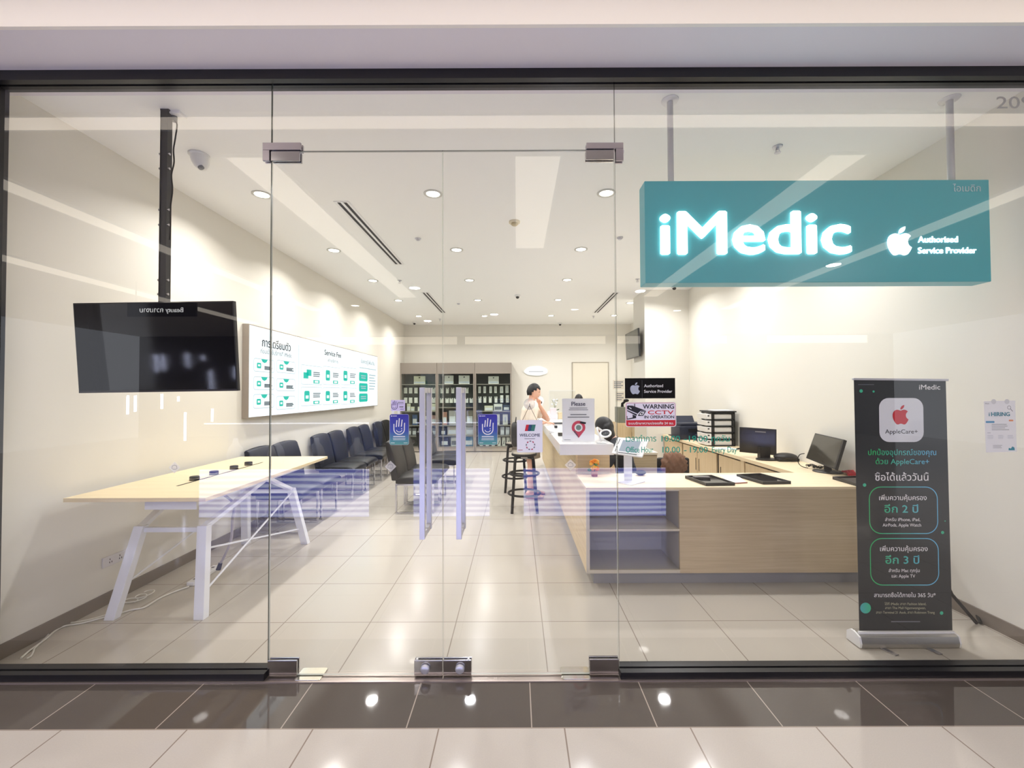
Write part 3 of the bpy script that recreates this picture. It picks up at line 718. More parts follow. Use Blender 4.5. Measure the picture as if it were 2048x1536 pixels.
# ================================================================ TEAL SIGN
M_teal = mat('sign_teal_glow', (76, 162, 172), .3, emit=.13, emit_rgb=(40, 150, 165))  # faint glow added to the teal box colour; only the letters are lit
M_glow = mat('sign_letters', (255, 255, 255), .4, emit=3.2, emit_rgb=(225, 255, 250))
M_glowe = mat('sign_letters_white', (250, 252, 255), .4, emit=1.6)
YS = 2.66
a = P(1291, 566, Y=YS); c2 = P(1978, 359, Y=YS)
t = thing('shop_sign', 'long teal hanging light sign with large glowing white letters', 'sign', ((a.x+c2.x)/2, YS+.06, (a.z+c2.z)/2))
b = MB(); b.box(a.x, c2.x, YS, YS+.115, a.z, c2.z); b.build('sign_box', M_teal, t, world=True, bevel=.004)
for px in (1341, 1901):
    x = P(px, 300, Y=YS+.06).x; b = MB(); b.cyl((x, YS+.06, c2.z), (x, YS+.06, H-.012), .019, n=20); b.build('hanging_tube', mat('tube_grey', (205, 205, 206), .35), t, world=True)
    b = MB(); b.lathe([(.001, -.010), (.05, -.010), (.055, 0), (.001, 0)], (x, YS+.06, H), 24); b.build('ceiling_flange', M_white, t, world=True)
cv = Canvas((a.x, YS-.001, a.z), step=.0008)
x0, y0 = cv.px(1322, 508); x1, y1 = cv.px(1696, 420)
vs, fs, tx0, tx1, ty0, ty1 = text_geo('iMedic', .028)
cv.text('iMedic', x0, y0, h=(y1-y0), w=x1-x0, m=M_glow, l=0, align='l', bold=.027, ex=.016)
x0, y0 = cv.px(1774, 511); x1, y1 = cv.px(1818, 454)
cv.apple((x0+x1)/2+.004, y0, (y1-y0), M_glowe, 0, ex=.010)
x0, y0 = cv.px(1836, 485); x1, _ = cv.px(1915, 485); cv.text('Authorised', x0, y0, w=x1-x0, m=M_glowe, l=0, align='l', bold=.015, ex=.004)
x0, y0 = cv.px(1836, 507); x1, _ = cv.px(1952, 507); cv.text('Service Provider', x0, y0, w=x1-x0, m=M_glowe, l=0, align='l', bold=.015, ex=.004)
x0, y0 = cv.px(1906, 383); x1, _ = cv.px(1961, 383); cv.text('ไอเมดิก', x0, y0, w=x1-x0, m=ink('sign_grey', (190, 214, 220)), l=1, align='l', bold=.012)
cv.finish(t)

# ================================================================ MENU LIGHT BOX on the left wall
XFc = XL + .075
y0 = P(497, 740, X=XFc).y; y1 = P(755, 760, X=XFc).y
zt = P(497, 647, X=XFc).z; zb = P(497, 837, X=XFc).z
t = thing('menu_light_box', 'long white illuminated price board on the left wall', 'light box', (XL, (y0+y1)/2, (zt+zb)/2))
b = MB(); b.box(XL, XFc-.001, y0, y1, zb, zt); b.build('box_frame', mat('aluminium_grey', (160, 150, 140), .4, .3), t, world=True, bevel=.002)
b = MB(); b.box(XFc-.002, XFc+.001, y0+.012, y1-.012, zb+.012, zt-.012); b.build('lit_panel', mat('lit_panel', (118, 122, 124), .4, emit=1.0, emit_rgb=(240, 252, 255)), t, world=True)
cv = Canvas((XFc+.0015, y0, zb), right=(0, 1, 0), up=(0, 0, 1), step=.001)
BW, BH = y1-y0, zt-zb
E_t = mat('panel_teal', (5, 100, 88), .4, emit=.66, emit_rgb=(0, 210, 190)); E_k = mat('panel_grey_ink', (44, 50, 58), .5, emit=.02)
E_l = mat('panel_line', (90, 104, 110), .5, emit=.55, emit_rgb=(200, 225, 235)); E_w = mat('panel_white', (118, 122, 124), .5, emit=1.0, emit_rgb=(240, 252, 255)); E_m = mat('panel_mid_ink', (70, 84, 92), .5, emit=.22, emit_rgb=(130, 150, 160))
def bx(px, py): return cv.px(px, py)
def ctext(s, pa, pb, w_px0, w_px1, bold=.0, m=E_k):
    xa, ya = bx(w_px0, pa); xb, yb = bx(w_px1, pb); cv.text(s, (xa+xb)/2, (ya+yb)/2, w=abs(xb-xa), h=.0 or None, m=m, bold=bold)
xa, ya = bx(524, 692); xb, yb = bx(581, 697); cv.text('การเตรียมตัว', (xa+xb)/2, (ya+yb)/2-.02, w=xb-xa, h=.10, m=E_k, bold=.03)
xa, ya = bx(521, 706); xb, yb = bx(583, 711); cv.text('ก่อนเข้าใช้บริการที่ iMedic', (xa+xb)/2, (ya+yb)/2-.015, w=xb-xa, h=.055, m=E_m)
xa, ya = bx(649, 711); xb, yb = bx(682, 714); cv.text('Service Fee', (xa+xb)/2, (ya+yb)/2, w=xb-xa, h=.085, m=E_k, bold=.03)
xa, ya = bx(656, 724); xb, yb = bx(676, 726); cv.text('ค่าบริการ', (xa+xb)/2, (ya+yb)/2, w=xb-xa, h=.05, m=E_m)
xa, ya = bx(722, 728); xb, yb = bx(749, 729); cv.text('ข้อควรรู้เพิ่มเติม', (xa+xb)/2, (ya+yb)/2, w=xb-xa, h=.075, m=E_m, bold=.004)
xa, ya = bx(719, 735); xb, _ = bx(752, 735); cv.rect(xa, ya-.008, xb, ya+.008, E_l, 1)
for px in (597, 716): xa, _ = bx(px, 760); cv.rect(xa-.004, .05, xa+.004, BH-.05, E_l, 1)
def card(px0, px1, py0, py1, kind, n):
    """outlined box seen at px0..px1; py given at its left side"""
    xa, _ = bx(px0, 780); xb, _ = bx(px1, 780); ya = bx(px0, py0)[1]; yb = bx(px0, py1)[1]
    cv.ring(rrect(xa, yb, xb, ya, .03), .006, E_l, 1)
    w, h = xb-xa, ya-yb
    if kind == 'step':
        tw = w*.16; cx = (xa+xb)/2
        cv.poly([(cx-tw, ya), (cx-tw*.6, ya-h*.22), (cx, ya-h*.30), (cx+tw*.6, ya-h*.22), (cx+tw, ya)], E_t, 2)
        cv.rr(xa+w*.14, yb+h*.25, xa+w*.34, yb+h*.68, .015, E_t, 2)
        cv.rect(xa+w*.19, yb+h*.40, xa+w*.29, yb+h*.55, E_w, 3)
        cv.bars(xa+w*.5, xa+w*.92, [yb+h*v for v in (.42, .32, .22)], .014, E_m, align='l')
    else:
        if n == 0:
            cv.rect(xa+w*.10, yb+h*.30, xa+w*.32, yb+h*.62, E_t, 2); cv.rect(xa+w*.24, yb+h*.45, xa+w*.46, yb+h*.78, E_t, 2)
        else:
            cv.rr(xa+w*.14, yb+h*.22, xa+w*.38, yb+h*.80, .03, E_t, 2); cv.rect(xa+w*.20, yb+h*.38, xa+w*.33, yb+h*.55, E_w, 3)
        cv.bars(xa+w*.55, xa+w*.95, [yb+h*v for v in (.66, .56, .46)], .014, E_m, align='l')
        cv.rect(xa+w*.56, yb+h*.06, xa+w*.86, yb+h*.24, E_t, 2); cv.rect(xa+w*.62, yb+h*.10, xa+w*.80, yb+h*.20, E_w, 3)
for px0, px1, dd in ((507, 548, 0), (553, 590, 4)):
    for k, (a_, b_) in enumerate(((716, 743), (753, 780), (789, 818))): card(px0, px1, a_+dd, b_+dd*.6-1, 'step', k)
for i, (px0, px1, e) in enumerate(((602, 644, 0), (646, 680, 2), (682, 713, 3))):
    card(px0, px1, 729+e*1.5, 768+e*.3, 'fee', i); card(px0, px1, 774+e*.5, 812-e, 'fee', i+3)
for py0, py1 in ((744, 762), (766, 783), (787, 804)):
    xa, ya = bx(718, py0); xb, _ = bx(735, py0); yb = bx(718, py1)[1]; cv.rr(xa, yb, xb, ya, .04, E_t, 2)
    cv.bars(xa+(xb-xa)*.18, xb-(xb-xa)*.18, [yb+(ya-yb)*v for v in (.62, .38)], .018, E_l, 3)
xa, ya = bx(738, 750); xb, yb = bx(751, 778); cv.bars(xa, xb, [ya+(yb-ya)*v for v in (0, .2, .4, .6, .8, 1)], .022, E_l, align='l')
cv.finish(t)

# ================================================================ LONG TABLE with white trestle
M_oak = wood_mat('light_oak', (228, 208, 168), (240, 224, 188), 'X')
M_oaks = wood_mat('light_oak_side', (205, 182, 138), (226, 204, 162), 'Y')
M_leg = mat('table_white', (230, 232, 238), .4, bump=(30, .1))
TX0, TX1, TY0, TY1, TZ = -3.04, -2.085, 2.86, 4.70, .905
t = thing('work_table', 'long high table with pale oak top and white angled legs', 'table', (-2.56, 3.78, 0))
b = MB(); b.box(TX0, TX1, TY0, TY1, TZ-.027, TZ); b.build('table_top', M_oak, t, world=True, bevel=.002)
fx = (-2.89, -2.255); kx = (-2.81, -2.34)
for fxx, kxx, sx in ((fx[0], kx[0], -1), (fx[1], kx[1], 1)):
    for fy, ky, in ((3.06, 3.20), (4.56, 4.42)):
        b = MB(); A = Vector((fxx, fy, 0)); B = Vector((kxx, ky, .60)); w = .036
        vs = []
        for c_, z in ((A, 0), (B, .62)):
            for i, j in ((-1,-1),(1,-1),(1,1),(-1,1)): vs.append((c_.x + i*w, c_.y + j*.028, z))
        b.hexa(vs); b.build('leg', M_leg, t, world=True, bevel=.003)
        apex = Vector((kxx + sx*.10, 3.81, .845))
        b = MB(); b.bar((kxx, ky, .605), apex, .05, .032); b.build('arm', M_leg, t, world=True, bevel=.003)
for ky in (3.20, 4.42):
    b = MB(); b.box(kx[0]+.03, kx[1]-.03, ky-.015, ky+.015, .57, .605); b.build('crossbar', M_leg, t, world=True, bevel=.002)
b = MB(); b.box(-2.93, -2.20, 3.77, 3.85, .82, TZ-.027); b.build('top_beam', M_leg, t, world=True, bevel=.002)
b = MB(); b.hexa([(-2.56, 2.96, .80), (-2.20, 2.96, .80), (-2.20, 4.3, .80), (-2.56, 4.3, .80), (-2.55, 2.96, TZ-.027), (-2.20, 2.96, TZ-.027), (-2.20, 4.3, TZ-.027), (-2.55, 4.3, TZ-.027)])
b = MB(); b.box(-2.585, -2.225, 2.965, 2.975, .798, TZ-.027); b.box(-2.585, -2.575, 2.975, 4.45, .82, TZ-.027); b.box(-2.235, -2.225, 2.975, 4.45, .82, TZ-.027)
b.build('cable_tray', M_leg, t, world=True, bevel=.001)
for A, B in (((-2.26, 3.09, .17), (-2.33, 4.42, .58)), ((-2.30, 4.50, .17), (-2.33, 3.22, .44)), ((-2.87, 3.09, .2), (-2.8, 4.42, .58))):
    b = MB(); b.tube([A, B], .008, 8); b.build('brace_rod', M_leg, t, world=True)
# sockets in a black slot in the table top
b = MB(); b.box(-2.572, -2.556, 3.22, 4.30, TZ-.001, TZ+.0015); tag(b.build('cable_slot', M_blackm, t, world=True), 'black slot')
for i, (px, py) in enumerate(((389, 960), (428, 949), (468, 938), (497, 930))):
    p = P(px, py, Z=TZ); s = thing('table_socket', 'round black pop-up socket, %s on the long table' % ('nearest', 'second from the front', 'third from the front', 'farthest')[i], 'socket', (p.x, p.y, TZ), group='pop-up sockets on the table')
    b = MB(); b.lathe([(.001, 0), (.034, 0), (.034, .028), (.030, .032), (.001, .032)], n=28); b.build('body', mat('socket_black', (26, 26, 30), .4), s)
    b = MB(); b.lathe([(.0345, .012), (.0365, .014), (.0345, .016)], n=28); b.build('ring', M_steel, s)
# wall outlet
z = P(226, 1118, X=XL).z; ya, yb = P(203, 1118, X=XL).y, P(252, 1118, X=XL).y
s = thing('wall_outlet', 'white double power outlet low on the left wall behind the table leg', 'socket', (XL, (ya+yb)/2, z))
b = MB(); b.box(XL, XL+.012, ya, yb, z-.038, z+.038); b.build('plate', mat('outlet_white', (224, 222, 226), .4), s, world=True, bevel=.003)
for k in range(2):
    b = MB(); yy = ya + (yb-ya)*(.3 + .4*k)
    for zz, dy in ((-.01, -.009), (-.01, .009), (.012, -.006)): b.box(XL+.011, XL+.014, yy+dy-.002, yy+dy+.002, z+zz-.006, z+zz+.006)
    b.build('socket_holes', mat('hole_dark', (90, 80, 84), .6), s, world=True)
# floor power strip and cables
p = P(385, 1171, Z=.02); s = thing('power_strip', 'white power strip on the floor under the table', 'power strip', (p.x, p.y, 0), rz=0)
b = MB(); d = (P(440, 1133, Z=0) - P(380, 1173, Z=0)); ang = math.atan2(d.y, d.x)
Mx = Matrix.Translation(P(380, 1173, Z=0)) @ Matrix.Rotation(ang, 4, 'Z')
b.box(0, .36, -.03, .03, .001, .035, Mx); b.build('strip', M_whitep, s, world=True, bevel=.006)
b = MB()
for k in range(4): b.box(.05+k*.08, .075+k*.08, -.012, .012, .034, .036, Mx)
b.build('socket_holes', mat('hole_dark', (90, 80, 84), .6), s, world=True)
def floor_cable(pts, r, name, label, m, lift=.0):
    pp = [P(x, y, Z=r+.001) for x, y in pts]
    b = MB(); b.tube(smooth_path(pp, 6), r, 8); return single(b, name, m, label, 'cable', pp[0])
M_cab = mat('cable_white', (222, 220, 212), .5)
floor_cable([(378, 1173), (350, 1183), (320, 1196), (290, 1214), (262, 1220), (235, 1228), (200, 1237), (165, 1246), (130, 1252), (110, 1262), (95, 1275), (75, 1290), (58, 1302), (42, 1316)], .006, 'extension_cable', 'white extension cable snaking from the power strip to the front left corner', M_cab)
floor_cable([(228, 1224), (195, 1235), (160, 1243), (125, 1248), (104, 1258), (92, 1275), (70, 1296), (66, 1305), (62, 1312), (54, 1317)], .005, 'extension_cable', 'second white cable lying beside the extension cable at the left wall', M_cab)
p0 = P(255, 1205, Z=.006)
b = MB(); pts = [Vector((p0.x + .05*math.cos(a)*(1+.3*math.sin(a*.4)) + .012*a/3, p0.y + .05*math.sin(a) + .025*a/3, .006 + .0012*a)) for a in [i*.35 for i in range(46)]]
b.tube(pts, .0045, 8); single(b, 'coiled_cable', M_cab, 'small coil of white cable behind the left table leg', 'cable', p0)
hp = [Vector((-2.40, 3.45, .80)), Vector((-2.32, 3.5, .70)), P(465, 1040, Y=3.6), P(462, 1080, Y=3.65), P(450, 1110, Y=3.7), P(441, 1126, Y=3.75)]
b = MB(); b.tube(smooth_path(hp, 6), .010, 8); s = thing('hanging_cable', 'grey cable with dark plug hanging down from under the table', 'cable', hp[0]); b.build('cable', mat('cable_grey', (176, 170, 172), .5), s, world=True)
b = MB(); b.tube([hp[-1], hp[-1] + Vector((-.012, -.01, -.055))], [.016, .02], 10); b.build('plug', mat('plug_dark', (34, 36, 62), .5), s, world=True)

# ================================================================ WAITING CHAIRS
M_lea = mat('black_leather', (22, 22, 23), .42, bump=(60, .25), spec=.35)
def make_chair(label):
    """chair at its floor centre, facing +x: seat x -.28...28, width .52 along y"""
    t = thing('waiting_chair', label, 'chair', (0, 0, 0))
    b = MB()                                      # seat: crowned cushion with rolled front
    n = 8; W2 = .255
    prof = [(-.24, .40), (-.24, .45), (-.20, .475), (-.05, .485), (.15, .487), (.25, .478), (.30, .455), (.305, .42), (.28, .395), (.1, .395)]
    ysx = [(-W2, .0), (-W2+.03, .012), (0, .02), (W2-.03, .012), (W2, .0)]
    vs = []; m = len(prof)
    for y, cr in ysx:
        for x, z in prof: vs.append((x, y, z + (cr if z > .44 else 0)))
    fs = []
    for i in range(len(ysx)-1):
        for j in range(m): fs.append((i*m+j, (i+1)*m+j, (i+1)*m+(j+1) % m, i*m+(j+1) % m))
    fs += [tuple(range(m)), tuple(range((len(ysx)-1)*m, len(ysx)*m))[::-1]]
    b.add(vs, fs); b.build('seat', M_lea, t, bevel=.014, seg=3)
    b = MB()                                      # backrest: curved padded shell
    prof = [(-.20, .44), (-.225, .60), (-.27, .80), (-.315, .93), (-.345, .955), (-.375, .94), (-.36, .80), (-.315, .60), (-.29, .44)]
    ysx = [(-W2, 0), (-W2*.5, .006), (0, .01), (W2*.5, .006), (W2, 0)]; vs = []; m = len(prof); fs = []
    for y, cr in ysx:
        for j, (x, z) in enumerate(prof):
            e = (1 - (abs(y)/W2)**2)*.022
            vs.append((x + (cr if j < 4 else 0), y, z + (e if z > .9 else 0)))
    for i in range(len(ysx)-1):
        for j in range(m): fs.append((i*m+j, (i+1)*m+j, (i+1)*m+(j+1) % m, i*m+(j+1) % m))
    fs += [tuple(range(m)), tuple(range((len(ysx)-1)*m, len(ysx)*m))[::-1]]
    b.add(vs, fs); b.build('backrest', M_lea, t, bevel=.014, seg=3)
    for s in (-1, 1):                             # closed rectangular chrome loop each side
        b = MB(); y = s*.21
        x0, x1, z0, z1, w = -.25, .26, .011, .392, .022
        b.box(x0, x1, y-w/2, y+w/2, 0, w); b.box(x0, x1, y-w/2, y+w/2, z1-w, z1); b.box(x0, x0+w, y-w/2, y+w/2, w, z1-w); b.box(x1-w, x1, y-w/2, y+w/2, w, z1-w)
        b.build('leg_frame', M_chrome, t, bevel=.002)
    b = MB(); b.box(-.05, -.02, -.21, .21, .375, .394); b.box(.12, .15, -.21, .21, .375, .394); b.build('seat_rail', M_chrome, t)
    return t
ch0 = make_chair('x')
ords = ['nearest the front', 'second from the front', 'third from the front', 'fourth from the front', 'fifth from the front', 'sixth from the front', 'seventh from the front', 'eighth from the front']
spots = []
for i, y in enumerate((5.08, 5.62, 6.62, 7.18, 7.95, 8.50, 9.35, 9.90)):
    spots.append((-2.72, y, 'black leather chair against the left wall, %s in the row' % ords[i], 'chairs along the left wall'))
for i, y in enumerate((5.87, 6.42)):
    spots.append((-1.36, y, 'black leather island chair behind the left door, ' + ('nearest, with its legs in view' if i == 0 else 'second from the front'), 'island chairs in the middle of the shop'))
for i, y in enumerate((7.30, 7.86)):
    spots.append((-1.30, y, 'black leather chair in the island row behind the door handles, ' + ('third from the front' if i == 0 else 'farthest back'), 'island chairs in the middle of the shop'))
for i, (x, y, lab, g) in enumerate(spots):
    if i == 0: ch0.location = (x, y, 0); ch0['label'] = lab; ch0['group'] = g
    else: copy_tree(ch0, loc=(x, y, 0), rz=R(random.uniform(-2, 2)), label=lab, group=g)

# ================================================================ STOOLS
def make_stool(label, loc):
    t = thing('bar_stool', label, 'stool', loc, group='black stools at the counter'); z = .775
    b = MB(); b.lathe([(.001, z), (.165, z), (.172, z-.006), (.172, z-.026), (.165, z-.032), (.001, z-.032)], n=32); b.build('seat', M_blackm, t)
    b = MB(); b.lathe([(.001, z+.0015), (.158, z+.0015), (.158, z+.0005)], n=32); tag(b.build('seat_pad', mat('stool_top', (150, 140, 126), .5), t), 'grey-brown seat top')  # thin disc in a lighter grey-brown than the black seat
    for k in range(4):
        a = R(45 + 90*k); cx, cy = math.cos(a), math.sin(a)
        pts = [Vector((cx*.08, cy*.08, z-.048)), Vector((cx*.135, cy*.135, z-.050)), Vector((cx*.165, cy*.165, z-.066)), Vector((cx*.176, cy*.176, z-.11)), Vector((cx*.236, cy*.236, 0))]
        b = MB(); b.tube(smooth_path(pts[:4], 4) + [pts[4]], .0195, 12); b.build('leg', M_blackm, t)
    for zz, r in ((.235, .216), (.50, .198)):
        b = MB(); b.tube([(r*math.cos(2*math.pi*k/28), r*math.sin(2*math.pi*k/28), zz) for k in range(28)], .015, 8, closed=True); b.build('foot_ring', M_blackm, t)
    return t
make_stool('black round bar stool in front of the person, nearest the glass', (.10, 5.80, 0))
make_stool('black round bar stool standing behind the nearer stool', (-.02, 6.95, 0))
# ================================================================ COUNTERS
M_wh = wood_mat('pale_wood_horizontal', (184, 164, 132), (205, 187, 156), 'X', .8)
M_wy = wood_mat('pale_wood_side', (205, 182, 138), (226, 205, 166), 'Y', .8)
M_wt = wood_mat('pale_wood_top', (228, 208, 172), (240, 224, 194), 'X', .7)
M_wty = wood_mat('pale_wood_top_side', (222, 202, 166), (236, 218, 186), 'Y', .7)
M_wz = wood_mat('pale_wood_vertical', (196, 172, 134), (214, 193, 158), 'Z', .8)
M_pl = mat('plinth_grey', (150, 150, 152), .5)
M_in = mat('niche_grey', (172, 170, 172), .5)
FY, FX, CZ = 3.52, .57, .812
t = thing('front_counter', 'low pale wood counter facing the glass with an open shelf niche', 'counter', (1.9, FY, 0))
nx0, nx1, nz0, nz1 = .597, 1.337, .138, .782
b = MB(); b.box(FX, XR-.002, FY, 4.13, CZ-.02, CZ); b.build('worktop', M_wt, t, world=True, bevel=.001)
b = MB(); b.box(nx1, XR-.002, FY, FY+.02, .11, CZ-.02); b.build('front_panel', M_wh, t, world=True)
b = MB(); b.box(FX, nx0, FY, FY+.02, .11, CZ-.02); b.box(nx0, nx1, FY, FY+.02, .11, nz0); b.box(nx0, nx1, FY, FY+.02, nz1, CZ-.02); b.box(nx0, nx1, FY+.003, FY+.45, .452, .470); b.build('niche_frame', mat('niche_edge', (200, 192, 176), .5), t, world=True)
b = MB(); b.box(nx0-.002, nx1+.002, FY+.45, FY+.46, nz0, nz1); b.box(nx0-.004, nx0, FY+.02, FY+.45, nz0, nz1); b.box(nx1, nx1+.004, FY+.02, FY+.45, nz0, nz1); b.box(nx0, nx1, FY+.02, FY+.45, nz0-.004, nz0); b.box(nx0, nx1, FY+.02, FY+.45, nz1, nz1+.004)
b.build('niche_lining', M_in, t, world=True)
b = MB(); b.box(FX, FX+.02, FY+.02, 4.13, .11, CZ-.02); b.build('side_panel', M_wy, t, world=True)
b = MB(); b.box(FX+.02, XR-.002, 4.10, 4.128, .11, CZ-.02); b.build('rear_panel', M_wh, t, world=True)
b = MB(); b.box(FX+.07, XR-.002, FY+.07, 4.06, 0, .11); b.build('plinth', M_pl, t, world=True)
t = thing('service_counter', 'tall pale wood counter with thick white top running to the back', 'counter', (.7, 6.3, 0))
b = MB(); b.box(.41, .925, 4.06, 9.5, 1.0, 1.105); b.build('white_top', mat('white_gloss', (240, 240, 242), .15), t, world=True, bevel=.003)
b = MB(); b.box(FX, FX+.02, 4.132, 9.5, .11, 1.0); b.build('side_panel', M_wy, t, world=True)
b = MB(); b.box(FX+.02, .90, 4.132, 4.152, .11, 1.0); b.build('front_panel', M_wh, t, world=True)
b = MB(); b.box(.88, .90, 4.152, 9.5, .11, 1.0); b.build('inner_panel', M_wy, t, world=True)
b = MB(); b.box(FX+.07, .88, 4.2, 9.45, 0, .11); b.build('plinth', M_pl, t, world=True)
t = thing('wall_desk', 'long pale wood desk with cupboards along the right wall', 'desk', (2.9, 6, 0))
b = MB(); b.box(2.69, XR-.003, 4.132, 7.85, CZ-.04, CZ); b.build('worktop', M_wty, t, world=True, bevel=.001)
b = MB(); b.box(2.72, 2.76, 4.15, 7.85, 0, .08); b.build('plinth', M_pl, t, world=True)
cuts = [4.16, 5.05, 5.115, 5.70, 5.77, 6.385, 6.40, 6.94, 6.96, 7.80]
for a_, c_ in ((4.16, 5.05), (5.16, 5.71), (5.78, 6.385), (6.40, 6.93), (6.98, 7.80)):
    b = MB(); b.box(2.705, 2.725, a_, c_, .08, CZ-.06); d_ = b.build('door', M_wz, t, world=True, bevel=.001)
    b = MB(); b.box(2.70, 2.705, c_-.06 if a_ != 6.40 else a_+.03, c_-.045 if a_ != 6.40 else a_+.045, .42, .60); o = b.build('handle', mat('handle_dark', (90, 78, 60), .5), d_)
    for v in o.data.vertices: v.co -= Vector(t.location)
b = MB(); b.box(2.695, 2.715, 5.06, 5.14, 0, CZ-.04); b.box(2.73, 3.18, 4.16, 7.84, .08, .10); b.build('carcass', M_wz, t, world=True)
b = MB(); b.box(2.728, 2.735, 4.15, 7.84, .1, CZ-.04); b.build('shadow_gap', mat('gap_dark', (60, 50, 40), .8), t, world=True)
t = thing('inner_desk', 'pale wood desk in the staff area behind the tablet stand', 'desk', (1.6, 6, 0))
b = MB(); b.box(1.36, 1.83, 5.52, 7.0, CZ-.03, CZ); b.build('worktop', mat('desk_top_cream', (232, 222, 204), .4), t, world=True, bevel=.001)
b = MB(); b.box(1.37, 1.82, 5.53, 5.55, .05, CZ-.03); b.build('front_panel', M_wh, t, world=True)
b = MB(); b.box(1.37, 1.39, 5.55, 6.98, 0, CZ-.03); b.box(1.80, 1.82, 5.55, 6.98, 0, CZ-.03); b.build('side_panel', M_wy, t, world=True)
t = thing('far_cabinet', 'low wood cabinet behind the column with office things on top', 'cabinet', (2.4, 9.3, 0))
b = MB(); b.box(2.16, 2.75, 9.1, 9.6, 0, .93); b.build('body', M_wz, t, world=True, bevel=.002)
for i in range(2):
    b = MB(); b.box(2.17+.29*i, 2.45+.29*i, 9.085, 9.1, .06, .91); b.build('door', M_wz, t, world=True, bevel=.001)
b = MB(); b.box(2.18, 2.36, 9.12, 9.45, .932, 1.27); single(b, 'file_box', mat('box_greygreen', (120, 122, 110), .6), 'grey-green box standing on the far wood cabinet', 'box', (2.27, 9.28, .932), bevel=.004)
b = MB(); b.tube([(2.30, 9.25, 1.271), (2.30, 9.25, 1.34), (2.36, 9.2, 1.40)], [.035, .03, .02], 10); b.ball((2.37, 9.19, 1.41), (.06, .04, .035)); single(b, 'desk_lamp', M_blackm, 'small black lamp-like gadget on the grey-green box', 'lamp', (2.3, 9.25, 1.271))

# ================================================================ ON THE COUNTERS
# poster in an acrylic stand
cx = P(1157, 840, Y=4.22).x; z0 = 1.107
c = Canvas((cx, 4.222, z0)); a = c.px(1126, 884); d = c.px(1190, 797); w = (d[0]-a[0])/2; h = d[1]; 
t = thing('poster_stand', 'white Please poster with red map pin in a clear stand on the white counter', 'poster', (cx, 4.25, z0))
b = MB(); b.box(cx-w, cx+w, 4.223, 4.226, z0, z0+h); b.build('poster_sheet', mat('poster_paper', (240, 240, 246), .35), t, world=True)
b = MB(); b.box(cx-w-.003, cx+w+.003, 4.229, 4.233, z0, z0+h+.004); b.box(cx-w-.003, cx+w+.003, 4.233, 4.31, z0, z0+.004); b.build('acrylic_back', M_acry, t, world=True)
c.text('Please', 0, h*.835, w=w*.85, m=ink('slate', (70, 72, 96)), bold=.03)
for i, (s, ww, yy) in enumerate((('', 1.1, .78), ('', 1.2, .74), ('', 1.0, .63), ('', 1.35, .57))): c.bars(-w*ww/2, w*ww/2, (h*yy,), .006 if i < 2 else .009, I_g, rag=.03)
pin = [(-.068*math.cos(a_), h*.33+.068*math.sin(a_)) for a_ in [R(-20+20*i) for i in range(12)]]
c.poly([(0, h*.09)] + [(x, y) for x, y in pin[::1]][::-1], ink('pin_red', (205, 70, 95)), 1); c.disc(0, h*.33, .040, I_w, 2); c.disc(0, h*.33, .026, ink('grey_green', (120, 140, 138)), 3)
c.poly([(.01, h*.44), (.02, h*.475), (.075, h*.45), (.07, h*.41), (.03, h*.42)], I_k, 4); c.poly([(-.052, h*.245), (-.04, h*.27), (.004, h*.12), (-.006, h*.11)], ink('pin_shadow', (110, 70, 90)), 4)
c.bars(-w*.9, -w*.5, (h*.05,), .004, I_g, rag=0); c.finish(t)
# tablet stand
t = thing('tablet_stand', 'white tablet kiosk stand with tilted tablet on the front counter', 'tablet stand', (1.0, 3.76, CZ))
bp = [P(1235, 965, Z=CZ), P(1262, 971.5, Z=CZ), P(1290, 964, Z=CZ), P(1264, 958, Z=CZ)]
b = MB(); b.prism([(p.x, p.y) for p in bp], .006, Matrix.Translation((0, 0, CZ+.0005))); b.build('base_plate', mat('stand_white', (226, 228, 234), .4), t, world=True, bevel=.001)
b = MB(); b.box(.985-.036, .985+.036, 3.775, 3.785, CZ+.006, 1.125); b.build('post', mat('stand_white', (226, 228, 234), .4), t, world=True, bevel=.001)
FTL, FTR, FBR, FBL = P(1236, 874, Y=3.80), P(1298, 879, Y=3.74), P(1285, 914, Y=3.58), P(1223, 906, Y=3.64)
n = (FTR-FTL).cross(FBL-FTL).normalized()
if n.y > 0: n = -n
def slab(quad, nrm, o0, o1, name, m, par, bevel=.002):
    b = MB(); vs = [q + nrm*o0 for q in quad] + [q + nrm*o1 for q in quad]; b.hexa(vs)
    if par is None: return b
    return b.build(name, m, par, world=True, bevel=bevel)
slab([FBL, FBR, FTR, FTL], n, -.014, 0, 'enclosure', mat('stand_white2', (240, 240, 240), .35), t, .006)
def lerp_quad(Q, u0, u1, v0, v1):
    BL, BR, TR, TL = Q
    f = lambda u, v: (BL*(1-u)+BR*u)*(1-v) + (TL*(1-u)+TR*u)*v
    return [f(u0, v0), f(u1, v0), f(u1, v1), f(u0, v1)]
Q = [FBL, FBR, FTR, FTL]
slab(lerp_quad(Q, .10, .88, .10, .90), n, 0, .002, 'inner_bezel', mat('tablet_bezel', (232, 234, 236), .2), t, .0005)
slab(lerp_quad(Q, .20, .78, .17, .83), n, .002, .003, 'screen', mat('tablet_screen', (150, 162, 175), .15, emit=.12), t, 0)
for qd in ((.08, .10, .12, .42), (.08, .10, .58, .88), (.20, .80, .07, .09)): slab(lerp_quad(Q, *qd), n, 0, .003, 'black_trim', I_k, t, 0)
